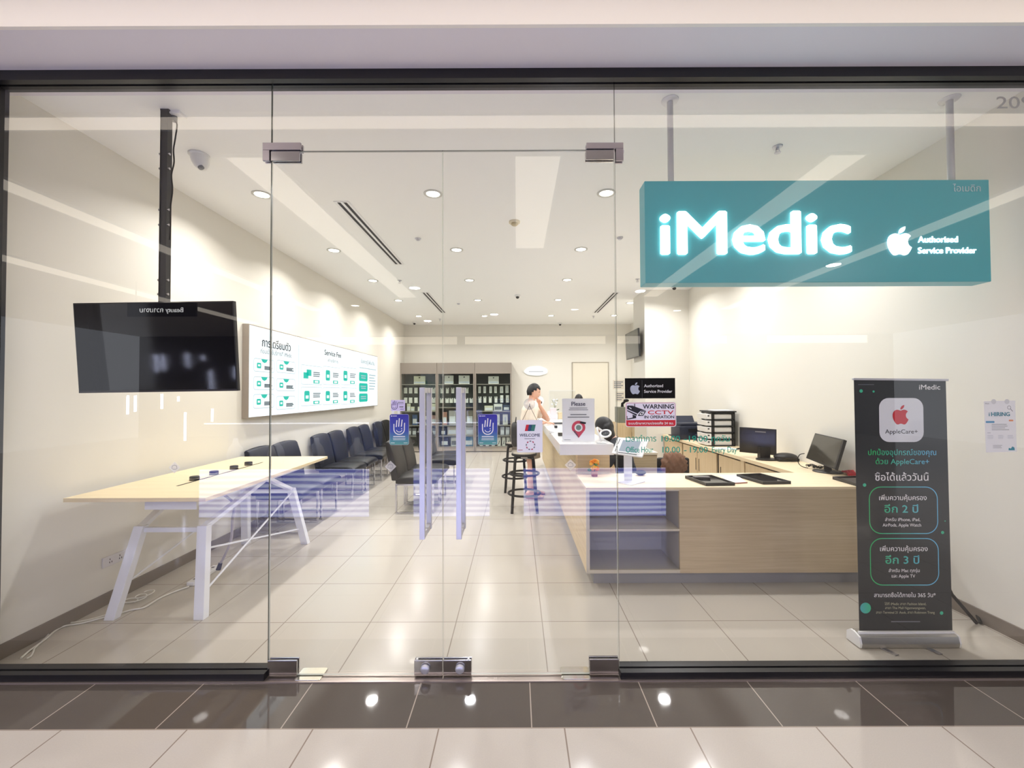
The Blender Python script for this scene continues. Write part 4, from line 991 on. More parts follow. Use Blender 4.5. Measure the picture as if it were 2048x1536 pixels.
# black display trays
def tray(pts, label, item=None):
    q = [P(x, y, Z=CZ+.026) for x, y in pts]; ce = sum(q, Vector())/4
    t = thing('display_tray', label, 'tray', (ce.x, ce.y, CZ), group='black display trays on the front counter')
    b = MB(); b.hexa([Vector((p.x, p.y, CZ+.001)) for p in q] + [Vector((p.x, p.y, CZ+.014)) for p in q]); b.build('tray_base', mat('tray_black', (22, 22, 26), .3), t, world=True)
    b = MB(); i_ = [ce + (p-ce)*.93 for p in q]
    for k in range(4):
        a_, b_, c_, d_ = q[k], q[(k+1) % 4], i_[(k+1) % 4], i_[k]
        b.hexa([Vector((p.x, p.y, CZ+.014)) for p in (a_, b_, c_, d_)] + [Vector((p.x, p.y, CZ+.026)) for p in (a_, b_, c_, d_)])
    b.build('rim', mat('tray_rim', (38, 38, 42), .35), t, world=True)
    b = MB(); j_ = [ce + (p-ce)*.92 for p in q]; b.hexa([Vector((p.x, p.y, CZ+.0145)) for p in j_] + [Vector((p.x, p.y, CZ+.018)) for p in j_]); b.build('glossy_insert', mat('gloss_black', (12, 12, 16), .05), t, world=True)
    return q, ce
q, ce = tray([(1412, 966), (1470, 965), (1423, 949.5), (1370, 951)], 'black shallow tray on the front counter, nearest the tablet stand')
m_ = Matrix.Translation((ce.x-.04, ce.y+.06, CZ+.0185)); b = MB(); b.box(-.07, .07, -.03, .03, 0, .018, m_ @ Matrix.Rotation(R(-8), 4, 'Z')); single(b, 'device_in_tray', mat('device_grey', (110, 108, 112), .25, .6), 'small grey device lying in the black tray', 'device', (ce.x-.04, ce.y+.06, CZ+.0185), bevel=.005)
tray([(1526, 963), (1582, 962), (1520, 946), (1473, 948)], 'black shallow tray in the middle of the front counter')
tray([(1718, 968), (1760, 966), (1722, 951), (1665, 953)], 'black shallow tray at the right, partly behind the banner')
q = [P(x, y, Z=CZ+.001) for x, y in ((1462, 967), (1492, 965), (1474, 951), (1438, 951))]
b = MB(); b.hexa([Vector((p.x, p.y, CZ+.0008)) for p in q] + [Vector((p.x, p.y, CZ+.006)) for p in q]); single(b, 'paper_stack', mat('paper_white', (238, 238, 240), .6), 'stack of white paper between the two black trays', 'paper', q[0])
p0, p1 = P(1465, 967.5, Z=CZ), P(1493, 966, Z=CZ); b = MB(); b.tube([p0 + Vector((0, -.012, .0065)), p1 + Vector((0, -.012, .0065))], .005, 8); single(b, 'pen', mat('pen_brown', (150, 90, 80), .4), 'brown pen in front of the white paper', 'pen', p0)
# orange flower ornament
fp = Vector((P(1189, 945, Y=3.98).x, 3.98, CZ)); t = thing('flower_ornament', 'small orange flower ornament with green leaf on the front counter', 'ornament', fp)
b = MB(); b.lathe([(.001, 0), (.026, 0), (.032, .03), (.030, .05), (.001, .05)]); b.build('pot', mat('pot_brown', (150, 90, 50), .5), t)
for k, (x, z, r) in enumerate(((-.022, .135, .024), (.018, .140, .026), (.0, .150, .022), (-.018, .072, .022), (.022, .075, .024), (0, .09, .020), (.03, .12, .016), (-.032, .118, .016))):
    b = MB()
    for j in range(6):
        a_ = R(60*j+k*20); b.ball((x+r*.55*math.cos(a_), -.006*(k % 3), z+r*.45*math.sin(a_)), (r*.5, r*.32, r*.42), 8)
    b.build('blossom', mat('petal_orange', (238, 140, 40), .6) if k % 2 == 0 else mat('petal_gold', (246, 184, 80), .6), t)
b = MB(); b.tube([(0, 0, .04), (0, 0, .13)], .004, 6); b.ball((-.045, 0, .062), (.022, .01, .014), 8); b.ball((.012, -.012, .112), (.018, .012, .010), 8); b.build('leaves', mat('leaf_green', (80, 120, 60), .6), t)
b = MB(); b.ball((1.17, 4.03, CZ+.026), (.05, .035, .024)); single(b, 'black_pouch', M_blackm, 'small black pouch behind the tablet post', 'pouch', (1.17, 4.03, CZ+.001))
# magnifier lamp on the white counter
mp = P(1203, 886, Z=1.107); t = thing('magnifier_lamp', 'white ring magnifier lamp with bent arm on the white counter', 'lamp', mp)
b = MB(); b.lathe([(.001, 0), (.05, 0), (.048, .012), (.001, .014)], mp, 24); b.build('base', M_whitep, t, world=True)
Y_ = mp.y; pts = [mp + Vector((0, 0, .01)), P(1199, 872, Y=Y_), P(1194, 858, Y=Y_+.05), P(1196, 856, Y=Y_+.1), P(1205, 862, Y=Y_+.15)]
b = MB(); b.tube(smooth_path(pts, 5), .009, 8); b.build('arm', M_whitep, t, world=True)
rc = P(1211, 867, Y=Y_+.22); Mr = Matrix.Rotation(R(28), 4, 'X') @ Matrix.Rotation(R(-14), 4, 'Y')
b = MB(); b.tube([rc + Mr @ Vector((.052*math.cos(R(15*k)), .06*math.sin(R(15*k)), 0)) for k in range(24)], .010, 8, closed=True); b.build('ring', M_whitep, t, world=True)
b = MB(); b.lathe([(.001, .003), (.045, .001), (.045, -.004), (.001, -.004)], rc, 24, Mr); b.build('lens', mat('lens_dark', (40, 42, 50), .1), t, world=True)
# small things farther along the white counter
CT = 1.1065
def on_top(px, py): return P(px, py, Z=CT)
def box_thing(name, label, cat, px, py, w, d, h, m, rz=0, group=None, bevel=.003, z=CT):
    p = P(px, py, Z=z); b = MB(); b.box(-w/2, w/2, 0, d, 0, h, Matrix.Rotation(R(rz), 4, 'Z')); o = b.build(name, m, bevel=bevel); o.location = (p.x, p.y, z + .0005)
    return tag(o, label, cat, group)
box_thing('tissue_box', 'pinkish white upright box on the white counter beside the person', 'box', 1107, 838, .11, .10, .20, mat('pale_pink', (236, 214, 220), .5))
box_thing('card_tray', 'flat dark tray on the white counter', 'tray', 1117, 848, .16, .10, .02, mat('tray_grey', (60, 62, 66), .5))
box_thing('card_reader', 'small black card reader on the white counter', 'device', 1112, 856, .04, .06, .03, mat('reader_black', (30, 30, 34), .4))
box_thing('business_card_box', 'small dark box left of the poster', 'box', 1121, 872, .05, .06, .035, mat('box_charcoal', (70, 66, 60), .5))
box_thing('white_box', 'low white box on the white counter', 'box', 1104, 866, .06, .10, .03, M_whitep)
box_thing('white_box', 'white stacked box far along the white counter', 'box', 1100, 832, .10, .12, .09, M_whitep)
box_thing('beige_box', 'beige box on the white counter behind the poster', 'box', 1122, 838, .10, .10, .12, mat('beige', (214, 196, 160), .5))
p = on_top(1110, 829); t = thing('orchid_pot', 'potted white orchid on the white counter', 'plant', p)
b = MB(); b.lathe([(.001, 0), (.045, 0), (.06, .09), (.052, .09), (.001, .08)]); b.build('pot', M_whitep, t)
b = MB()
for k in range(3): b.tube([(0, 0, .08), (.02*(k-1), 0, .2), (.05*(k-1), 0, .30), (.07*(k-1), 0, .32)], .004, 6)
b.build('stem', mat('stem_green', (90, 110, 70), .6), t)
b = MB()
for k in range(7):
    a_ = R(51*k); b.ball((.07*math.cos(a_)*(1 if k % 2 else .5), .02*math.sin(a_), .26+.045*math.sin(a_*2)+.02*(k % 3)), (.022, .012, .020), 8)
b.build('flowers', mat('flower_white', (240, 240, 244), .6), t)
b = MB()
for s in (-1, 1): b.ball((s*.05, 0, .10), (.05, .014, .012), 8, Matrix.Rotation(R(s*-20), 4, 'Y'))
b.build('leaves', mat('leaf_dark', (60, 84, 56), .5), t)
p = on_top(1081, 832); t = thing('webcam', 'white desk camera with round black lens beside the face', 'camera', p)
b = MB(); b.lathe([(.001, 0), (.05, 0), (.045, .015), (.012, .02), (.010, .24), (.001, .24)]); b.build('stand', M_whitep, t)
b = MB(); b.ball((0, 0, .30), (.075, .06, .10), 16); b.build('body', M_whitep, t)
b = MB(); b.ball((0, -.055, .28), (.03, .016, .03), 12); b.build('lens', mat('black_lens', (20, 20, 24), .12), t)
# sneeze guards
b = MB(); b.box(.50, 1.10-.2, 6.498, 6.504, CT+.001, 1.62); b.cur = 1; b.box(.50, .90, 6.496, 6.506, 1.62, 1.626); b.box(.496, .50, 6.496, 6.506, CT+.001, 1.626)
single(b, 'acrylic_screen', [M_acry, mat('acrylic_edge', (226, 230, 230), .3)], 'clear acrylic guard standing on the white counter', 'screen', (.7, 6.5, CT+.001))
b = MB(); b.box(1.70, 1.704, 5.56, 6.3, CZ+.001, 1.28); b.cur = 1; b.box(1.699, 1.705, 5.554, 5.56, CZ+.001, 1.28); b.box(1.699, 1.705, 5.56, 6.3, 1.28, 1.286)
single(b, 'acrylic_screen', [M_acry, mat('acrylic_edge', (226, 230, 230), .3)], 'clear acrylic divider standing on the inner desk', 'screen', (1.7, 5.8, CZ+.001))
# laptop stickers etc. on the left flank of the white counter
for i, (y0_, y1_, z0_, z1_) in enumerate(((6.9, 7.25, .86, .995), (6.3, 6.6, .80, .985))):
    b = MB(); b.box(FX-.006, FX-.001, y0_, y1_, z0_, z1_); single(b, 'leaflet_holder', mat('leaflet_white', (226, 228, 234), .4), 'white leaflet pocket on the counter flank, %s the person' % ('behind' if i == 0 else 'in front of'), 'holder', group='leaflet pockets')

# ---- wall desk: printer, drawers, monitors
t = thing('printer', 'dark blue-black office printer at the far end of the wall desk', 'printer', (2.9, 7.1, CZ))
MP = mat('printer_navy', (34, 40, 58), .4)
b = MB(); b.box(2.66, 3.12, 6.95, 7.35, CZ+.001, CZ+.22); b.build('body', MP, t, world=True, bevel=.012, seg=3)
b = MB(); b.box(2.68, 3.10, 6.97, 7.34, CZ+.221, CZ+.27); b.build('scanner_lid', MP, t, world=True, bevel=.01, seg=3)
b = MB(); b.hexa([(2.74, 7.28, CZ+.27), (3.04, 7.28, CZ+.27), (3.04, 7.30, CZ+.27), (2.74, 7.30, CZ+.27), (2.74, 7.36, CZ+.37), (3.04, 7.36, CZ+.37), (3.04, 7.38, CZ+.37), (2.74, 7.38, CZ+.37)]); b.build('paper_feeder', MP, t, world=True)
b = MB(); b.box(2.60, 2.66, 7.0, 7.3, CZ+.04, CZ+.055); b.box(2.80, 2.95, 6.938, 6.95, CZ+.13, CZ+.18); b.build('output_tray', mat('printer_black', (20, 22, 30), .4), t, world=True)
b = MB(); b.box(2.86, 3.08, 6.55, 6.85, CZ+.001, CZ+.10); b.box(2.88, 3.06, 6.53, 6.55, CZ+.03, CZ+.06); single(b, 'label_printer', mat('printer_navy', (34, 40, 58), .4), 'smaller dark label printer between the printer and the drawer tower', 'printer', (2.97, 6.7, CZ+.001), bevel=.008)
t = thing('drawer_tower', 'five-drawer tower with black frame and white drawers on the wall desk', 'drawer unit', (2.95, 6.25, CZ))
MF = mat('frame_black', (22, 22, 24), .4); x0, x1, y0, y1, zt = 2.80, 3.13, 6.10, 6.44, 1.30
b = MB()
for x in (x0, x1-.035): b.box(x, x+.035, y0, y0+.02, CZ+.001, zt); b.box(x, x+.035, y1-.02, y1, CZ+.001, zt)
dz = (zt-.02-CZ)/5
for k in range(6): b.box(x0-.01, x1, y0, y1, CZ+.001+k*dz, CZ+.014+k*dz)
b.box(x1-.006, x1, y0, y1, CZ+.001, zt); b.build('frame', MF, t, world=True)
b = MB(); b.box(x0-.03, x1+.02, y0-.01, y1+.01, zt, zt+.018); b.build('top_tray', MF, t, world=True, bevel=.004)
for k in range(5):
    za, zb_ = CZ+.017+k*dz, CZ+k*dz+dz-.006
    b = MB(); b.box(x0-.01, x1-.04, y0+.022, y1-.022, za, zb_-.004); b.hexa([(x0-.075, y0+.02, za), (x0-.01, y0+.003, za), (x0-.01, y1-.003, za), (x0-.075, y1-.02, za), (x0-.08, y0+.02, zb_), (x0-.01, y0+.003, zb_), (x0-.01, y1-.003, zb_), (x0-.08, y1-.02, zb_)])
    d_ = b.build('drawer', mat('drawer_white', (226, 224, 220), .4), t, world=True, bevel=.002)
    b = MB(); b.ball((x0-.045-.75, y0, (za+zb_)/2), (.012, .008, .010), 8); 
    b = MB(); b.ball((x0-.045, y0+.010, (za+zb_)/2+.012), (.014, .006, .010), 8); o = b.build('drawer_pull', MF, d_)
    for v in o.data.vertices: v.co -= Vector(t.location)
b = MB(); b.box(2.86, 3.12, 6.12, 6.36, zt+.0185, zt+.028, ); single(b, 'paper_pile', mat('paper_white', (238, 238, 240), .6), 'white papers on top of the drawer tower', 'paper', (3.0, 6.24, zt+.0185))
b = MB(); b.box(2.72, 2.98, 5.72, 5.95, CZ+.001, CZ+.008); single(b, 'paper_pile', mat('paper_white', (238, 238, 240), .6), 'white papers lying in front of the drawer tower', 'paper', (2.85, 5.8, CZ+.001))
b = MB(); b.tube([Vector((3.0+.05*math.cos(a_*1.3)+.02*math.sin(a_*3), 5.6+.10*math.sin(a_), CZ+.012+.018*abs(math.sin(a_*1.7)))) for a_ in [i*.3 for i in range(70)]], .005, 6); single(b, 'cable_tangle', M_blackm, 'tangle of black cables between the drawer tower and the dark monitor', 'cable', (3.0, 5.6, CZ+.003))
b = MB(); b.tube(smooth_path([P(x, y, Y=5.3) for x, y in ((1468, 876), (1480, 876), (1483, 884), (1474, 886), (1472, 881), (1484, 878))], 5), .003, 6); 
t = thing('dark_monitor', 'boxy black display with wide stand on the wall desk', 'monitor', (2.86, 5.0, CZ))
MBk = mat('monitor_black', (36, 34, 33), .35)
def v(px, py, Y): return P(px, py, Y=Y)
L = [v(1479, 904, 5.12), v(1553, 911, 4.92), v(1553, 859, 4.92), v(1479, 854, 5.12)]
nn = (L[1]-L[0]).cross(L[3]-L[0]).normalized(); nn = nn if nn.y < 0 else -nn
slab(L, nn, -.05, 0, 'housing', MBk, t, .004)
slab(lerp_quad(L, .03, .97, .05, .95), nn, 0, .002, 'panel', mat('panel_gloss', (48, 45, 42), .12), t, 0)
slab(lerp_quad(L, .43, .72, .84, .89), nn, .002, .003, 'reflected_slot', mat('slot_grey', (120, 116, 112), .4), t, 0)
b = MB(); b.prism([(x*.125, y*.09) for x, y in [(math.cos(R(20*i)), math.sin(R(20*i))) for i in range(18)]], .016, Matrix.Translation((2.88, 4.90, CZ+.001))); b.box(2.82, 2.94, 4.94, 5.0, CZ+.015, .95); b.build('stand', MBk, t, world=True, bevel=.003)
b = MB(); b.ball((3.05, 4.84, CZ+.045), (.125, .10, .044), 14); b.box(2.93, 3.16, 4.76, 4.86, CZ+.001, CZ+.035); single(b, 'black_bag', mat('bag_black', (26, 24, 24), .5), 'soft black bag lying beside the dark monitor', 'bag', (3.05, 4.84, CZ+.001), bevel=.008, seg=3)
t = thing('tilted_monitor', 'black flat monitor tilted back on a round stand near the banner', 'monitor', (3.03, 4.2, CZ))
L = [Vector((3.03, 4.47, .90)), Vector((2.90, 3.89, .885)), P(1688, 879, Y=3.93), P(1630, 866, Y=4.50)]
nn = (L[1]-L[0]).cross(L[3]-L[0]).normalized(); nn = nn if nn.x < 0 else -nn
slab(L, nn, -.028, 0, 'housing', MBk, t, .003); slab(lerp_quad(L, .03, .97, .04, .96), nn, 0, .001, 'screen', mat('screen_grey', (58, 55, 48), .12), t, 0)
b = MB(); b.lathe([(.001, 0), (.125, 0), (.12, .010), (.001, .014)], (3.03, 4.16, CZ+.001), 28); b.build('foot', MBk, t, world=True)
b = MB(); b.bar((3.04, 4.17, CZ+.01), (3.055, 4.2, 1.0), .06, .03); b.build('neck', MBk, t, world=True)
b = MB(); b.tube(smooth_path([P(x, y, Y=4.35) for x, y in ((1609, 907), (1600, 909), (1596, 916), (1597, 926), (1604, 933), (1616, 936))], 5), .004, 6); single(b, 'monitor_cable', M_blackm, 'thin black cable looping beside the tilted monitor', 'cable', P(1604, 930, Y=4.35))
b = MB(); b.tube([Vector((3.0+.04*math.cos(a_*1.7), 4.3+.07*math.sin(a_), CZ+.02+.02*abs(math.sin(a_*2.1)))) for a_ in [i*.3 for i in range(60)]], .004, 6); single(b, 'cable_tangle', M_blackm, 'bunch of black cables under the tilted monitor', 'cable', (3.0, 4.3, CZ+.003))
b = MB()
for k in range(4): b.tube([(3.06+.02*k, 3.93, CZ+.016), (3.10+.016*k, 4.0, CZ+.03+.006*(k % 2)), (3.12+.012*k, 4.09, CZ+.018)], [.012, .014, .008], 8)
single(b, 'red_cloth', mat('red_fabric', (190, 40, 58), .7), 'crumpled red cloth on the counter beside the banner', 'cloth', (3.1, 4.0, CZ+.003))

# office chair with a brown jacket behind the front counter
t = thing('office_chair', 'black office chair in the staff area with a brown jacket on it', 'chair', (1.80, 5.15, 0))
b = MB(); b.box(1.60, 2.00, 4.96, 5.36, .46, .53); b.build('seat', M_blackm, t, world=True, bevel=.02, seg=3)
b = MB(); b.box(1.62, 1.98, 4.88, 4.95, .56, .84); b.build('backrest', M_blackm, t, world=True, bevel=.02, seg=3)
b = MB(); b.cyl((1.8, 5.15, .08), (1.8, 5.15, .46), .025); b.build('gas_column', M_blackm, t, world=True)
for k in range(5):
    a_ = R(72*k); b = MB(); b.bar((1.8, 5.15, .09), (1.8+.22*math.cos(a_), 5.15+.22*math.sin(a_), .06), .04, .03); b.ball((1.8+.22*math.cos(a_), 5.15+.22*math.sin(a_), .028), .027, 8); b.build('castor_arm', M_blackm, t, world=True)
bm = bmesh.new(); bmesh.ops.create_icosphere(bm, subdivisions=4, radius=1)
for v_ in bm.verts:
    n_ = v_.co.copy(); k = 1 + .05*math.sin(n_.z*30 + n_.x*11) + .12*abs(math.sin(n_.x*7+n_.z*4)) + .14*abs(math.sin(n_.z*6 - n_.x*9 + 1)) + .06*math.sin(n_.x*23+n_.y*9)
    v_.co = Vector((n_.x*.125*k, n_.y*.07*k, n_.z*.115*k - .10*max(0, abs(n_.x)-.6)))
me = bpy.data.meshes.new('brown_jacket'); bm.to_mesh(me); bm.free(); me.materials.append(mat('jacket_brown', (118, 84, 64), .85))
for p_ in me.polygons: p_.use_smooth = True
o = bpy.data.objects.new('brown_jacket', me); COL.objects.link(o); o.location = (1.79, 4.86, .785); tag(o, 'crumpled brown jacket draped over the office chair', 'jacket')

# ================================================================ ROLL-UP BANNER
YBn = 2.72
TL, TR, BL, BR = P(1708, 760, Y=YBn), P(1891.5, 762, Y=YBn), P(1719, 1266, Y=YBn), P(1905, 1264, Y=YBn)
t = thing('rollup_banner', 'tall black roll-up banner with red apple logo on a silver base', 'banner', ((BL.x+BR.x)/2, YBn, 0))
t['label'] = 'tall black roll-up banner with red apple logo on a silver base'
Mq = [BL, BR, TR, TL]
MBn = mat('banner_black', (38, 42, 46), .35)
slab(Mq, Vector((0, -1, 0)), -.002, 0, 'banner_sheet', MBn, t, 0)
b = MB(); b.bar(TL + Vector((-.008, 0, .006)), TR + Vector((.012, 0, .006)), .016, .014); b.build('top_rail', M_brush, t, world=True, bevel=.002)
b = MB(); xa, xb = P(1720, 1295, Z=0).x, P(1909, 1291, Z=0).x
prof = [(2.67, .004), (2.665, .03), (2.675, .068), (2.71, .082), (2.745, .084), (2.775, .06), (2.78, .004)]
b.add([(xa, y, z) for y, z in prof] + [(xb, y, z) for y, z in prof], [tuple(range(7)), tuple(range(7, 14))[::-1]] + [(i, i+7, (i+1) % 7+7, (i+1) % 7) for i in range(7)])
b.build('base_cassette', mat('base_silver', (186, 184, 180), .25, .7), t, world=True, bevel=.001)
b = MB(); b.add([(xa-.012, y, z) for y, z in prof] + [(xa, y, z) for y, z in prof], [tuple(range(7)), tuple(range(7, 14))[::-1]] + [(i, i+7, (i+1) % 7+7, (i+1) % 7) for i in range(7)]); b.add([(xb, y, z) for y, z in prof] + [(xb+.010, y, z) for y, z in prof], [tuple(range(7)), tuple(range(7, 14))[::-1]] + [(i, i+7, (i+1) % 7+7, (i+1) % 7) for i in range(7)])
b.build('end_cap', M_whitep, t, world=True)
b = MB(); b.bar((xa+.005, 2.70, .084), (xb-.005, 2.70, .084), .012, .014); b.build('clamp_rail', M_white, t, world=True)
for (x0_, y0_), (x1_, y1_) in (((1765, 1294), (1795, 1311)), ((1855, 1292), (1882, 1309))):
    p0, p1 = P(x0_, y0_, Z=.003), P(x1_, y1_, Z=.003); b = MB(); b.bar(p0 + Vector((-.03, .05, 0)), p1, .032, .005); b.build('foot', M_steel, t, world=True, bevel=.0015)
b = MB(); b.cyl(((TL.x+TR.x)/2, YBn+.02, .07), ((TL.x+TR.x)/2, YBn+.012, TL.z), .008); b.build('rear_pole', M_brush, t, world=True)
rt = (TR-TL).normalized(); rt = (rt + (BR-BL).normalized()).normalized(); upv = ((TL-BL) + (TR-BR)).normalized()
cv = Canvas(BL, right=rt, up=upv - rt*upv.dot(rt)); cv.o = BL + Vector((0, -.0008, 0))
G1, G2 = (40, 190, 110), (110, 195, 235)
bw = (BR-BL).length
def hgrad(name, x0, x1, c1, c2, emit=0):
    m = bpy.data.materials.new(name); m.use_nodes = True; nt = m.node_tree; b_ = nt.nodes['Principled BSDF']
    g_ = nt.nodes.new('ShaderNodeNewGeometry'); sp = nt.nodes.new('ShaderNodeSeparateXYZ'); mr = nt.nodes.new('ShaderNodeMapRange'); mr.inputs[1].default_value = x0; mr.inputs[2].default_value = x1
    cr = nt.nodes.new('ShaderNodeValToRGB'); cr.color_ramp.elements[0].color = (*s2l(c1), 1); cr.color_ramp.elements[1].color = (*s2l(c2), 1)
    nt.links.new(g_.outputs['Position'], sp.inputs[0]); nt.links.new(sp.outputs['X'], mr.inputs[0]); nt.links.new(mr.outputs[0], cr.inputs[0]); nt.links.new(cr.outputs[0], b_.inputs['Base Color'])
    return m
MG = hgrad('banner_gradient', BL.x+bw*.2, BL.x+bw*.8, G1, G2)
def bt(s, xa, xb, yb, m, hpx=None, bold=.01):
    x0_, y0_ = cv.px(xa, yb); x1_, _ = cv.px(xb, yb); h_ = None
    if hpx: h_ = hpx*2.72/850
    cv.text(s, (x0_+x1_)/2, y0_, w=x1_-x0_, h=h_, m=m, bold=bold)
Wn = I_w
bt('iMedic', 1838, 1880, 779, Wn, 10, .02)
a_ = cv.px(1759, 884); c_ = cv.px(1846, 796); cv.rr(a_[0], a_[1], c_[0], c_[1], .062, ink('tile_white', (228, 232, 240)), 1)
a_ = cv.px(1801, 849); c_ = cv.px(1816, 810); cv.apple(a_[0], a_[1], (c_[1]-a_[1]), I_r, 2)
bt('AppleCare+', 1770, 1835, 867, ink('black', (24, 22, 34)), 8.5, .003)
bt('ปกป้องอุปกรณ์ของคุณ', 1736, 1872, 910, MG, 11, .014); bt('ด้วย AppleCare+', 1751, 1858, 928, MG, 10.5, .014)
bt('ซื้อได้แล้ววันนี้', 1750, 1857, 961, Wn, 14, .016)
for ya, yb, l1, n_, l3, l4, sh in ((974, 1067, 1000, '2', 'สำหรับ iPhone, iPad,', 'AirPods, Apple Watch', 0), (1077, 1170, 1102, '3', 'สำหรับ Mac ทุกรุ่น', 'และ Apple TV', 2)):
    a_ = cv.px(1739.5+sh, yb); c_ = cv.px(1874+sh, ya); cv.ring(rrect(a_[0], a_[1], c_[0], c_[1], .075, 8), .0055, MG, 1)
    bt('เพิ่มความคุ้มครอง', 1758+sh, 1853+sh, l1, Wn, 9.5, .014); bt('อีก %s ปี' % n_, 1769+sh, 1836+sh, l1+25, MG, 15, .022)
    bt(l3, 1770+sh if n_ == '2' else 1777, 1840+sh if n_ == '2' else 1839, l1+42, Wn, 6.5, .008); bt(l4, 1765+sh if n_ == '2' else 1783, 1842+sh if n_ == '2' else 1830, l1+53, Wn, 6.5, .008)
bt('สามารถซื้อได้ภายใน 365 วัน*', 1748, 1871, 1194, Wn, 8, .014)
I_cr = ink('dim_cream', (190, 188, 160))
bt('ได้ที่ iMedic สาขา Fashion Island,', 1769, 1852, 1210, I_cr, 5, .004); bt('สาขา The Mall Ngamwongwan,', 1770, 1851, 1218, I_cr, 5, .004); bt('สาขา Terminal 21 Asok, สาขา Robinson Trang', 1752, 1869, 1227, I_cr, 5, .004)
a_ = cv.px(1782, 1243); c_ = cv.px(1840, 1240); cv.bars(a_[0], c_[0], (a_[1],), .007, I_g, rag=0)
MD = ink('mint', (60, 190, 150))
for px, py, r in ((1722, 782, .011), (1747, 783, .007), (1729, 970, .011), (1885, 1065, .010), (1883, 1226, .011), (1890, 1042, .004)): x_, y_ = cv.px(px, py); cv.disc(x_, y_, r, MD, 1, 'dot')
x_, y_ = cv.px(1731, 1216); cv.disc(x_, y_, .034, hgrad('dot_gradient', BL.x, BL.x+.1, (80, 180, 190), (40, 195, 110)), 1, 'dot')
a_ = cv.px(1716, 769); c_ = cv.px(1748, 769); cv.rect(a_[0], a_[1]-.002, c_[0], a_[1]+.001, I_g, 1)
cv.finish(t)
t = thing('folding_frame', 'black folded metal frame leaning behind the banner at the right wall', 'stand', P(1953, 1247, Z=.01))
b = MB(); f0 = P(1953, 1246, Z=.012); b.tube([f0, P(1903, 1188, Y=2.93), Vector((2.75, 2.90, .62))], .011, 8); b.build('leg', M_blackm, t, world=True)
b = MB(); b.tube([P(1961, 1246, Z=.012), P(1947, 1212, Y=3.05)], .011, 8); b.build('leg', M_blackm, t, world=True)

# ================================================================ BACK WALL
b = MB(); xd0, xd1 = P(1145, 800, Y=YB).x, P(1217, 800, Y=YB).x; zd = P(1180, 725, Y=YB).z
t = thing('door_3', None, None, (xd0, YB, 0)); t['kind'] = 'structure'
b = MB(); b.box(xd0+.012, xd1-.012, YB-.018, YB-.002, .01, zd-.012); b.build('leaf', mat('door_cream', (228, 222, 206), .5), t, world=True)
b = MB(); b.box(xd0-.012, xd0+.01, YB-.026, YB-.002, 0, zd); b.box(xd1-.01, xd1+.012, YB-.026, YB-.002, 0, zd); b.box(xd0-.012, xd1+.012, YB-.026, YB-.002, zd-.01, zd+.012); b.build('door_frame', mat('door_trim', (176, 168, 152), .5), t, world=True)
b = MB(); b.ball((xd0+.09, YB-.05, 1.02), .028, 10); b.build('knob', M_steel, t, world=True)
# cloud light
t = thing('cloud_sign', 'white glowing cloud-shaped sign high on the back wall', 'sign', P(1072, 743, Y=YB-.03))
xa, za = P(1048, 752, Y=YB-.03).x, P(1048, 752, Y=YB-.03).z; xb, zb_ = P(1096, 732, Y=YB-.03).x, P(1096, 732, Y=YB-.03).z
bw_, bh_ = xb-xa, zb_-za; pts = []
for k in range(60):
    a_ = 2*math.pi*k/60; r_ = 1 + .045*abs(math.sin(3.5*a_)); pts.append((xa+bw_/2 + bw_/2*math.cos(a_)*r_*.96, za+bh_*.45 + (bh_*.55 if math.sin(a_) > 0 else bh_*.4)*math.sin(a_)*r_))
b = MB(); b.prism(pts, .03, Matrix(((1,0,0,0),(0,0,-1,YB-.002),(0,1,0,0),(0,0,0,1)))); b.build('cloud_panel', mat('cloud_white', (220, 228, 232), .4, emit=.3), t, world=True)
b = MB(); b.box(xa+bw_*.2, xb-bw_*.2, YB-.034, YB-.032, za+bh_*.40, za+bh_*.48); b.build('text_line', I_lg, t, world=True)
# wall notices
for i, (x0_, y0_, x1_, y1_) in enumerate(((1226, 760, 1248, 778), (1231, 783, 1249, 803))):
    p0, p1 = P(x0_, y1_, Y=YB-.004), P(x1_, y0_, Y=YB-.004); t = thing('wall_notice', ('upper' if i == 0 else 'lower') + ' paper notice on the back wall beside the door', 'notice', ((p0.x+p1.x)/2, YB-.004, (p0.z+p1.z)/2))
    b = MB(); b.box(p0.x, p1.x, YB-.004, YB-.002, p0.z, p1.z); b.build('sheet', mat('notice_paper', (214, 206, 192), .6), t, world=True)
    b = MB(); hh_ = p1.z-p0.z
    for k in range(4): b.box(p0.x+.03, p1.x-.03-.05*(k % 2), YB-.0055, YB-.0045, p1.z-hh_*(.2+.2*k)-.018, p1.z-hh_*(.2+.2*k)+.008)
    b.build('print', I_g, t, world=True)
# television on the column
t = thing('column_television', 'small flat television mounted on the side of the column', 'television', (2.33, 8.35, 2.52))
z1_, z0_ = 2.79, 2.26
b = MB(); b.hexa([(2.285, 7.90, z0_), (2.315, 7.90, z0_), (2.315, 8.83, z0_), (2.285, 8.83, z0_), (2.265, 7.90, z1_), (2.295, 7.90, z1_), (2.295, 8.83, z1_), (2.265, 8.83, z1_)]); b.build('housing', mat('tv_plastic2', (30, 30, 32), .35), t, world=True, bevel=.003)
b = MB(); b.hexa([(2.283, 7.915, z0_+.015), (2.286, 7.915, z0_+.015), (2.286, 8.815, z0_+.015), (2.283, 8.815, z0_+.015), (2.2635, 7.915, z1_-.015), (2.267, 7.915, z1_-.015), (2.267, 8.815, z1_-.015), (2.2635, 8.815, z1_-.015)]); b.build('screen', mat('tv_glossy', (96, 98, 92), .08), t, world=True)
b = MB(); b.box(2.31, 2.378, 8.2, 8.45, 2.38, 2.68); b.build('wall_bracket', M_blackm, t, world=True)

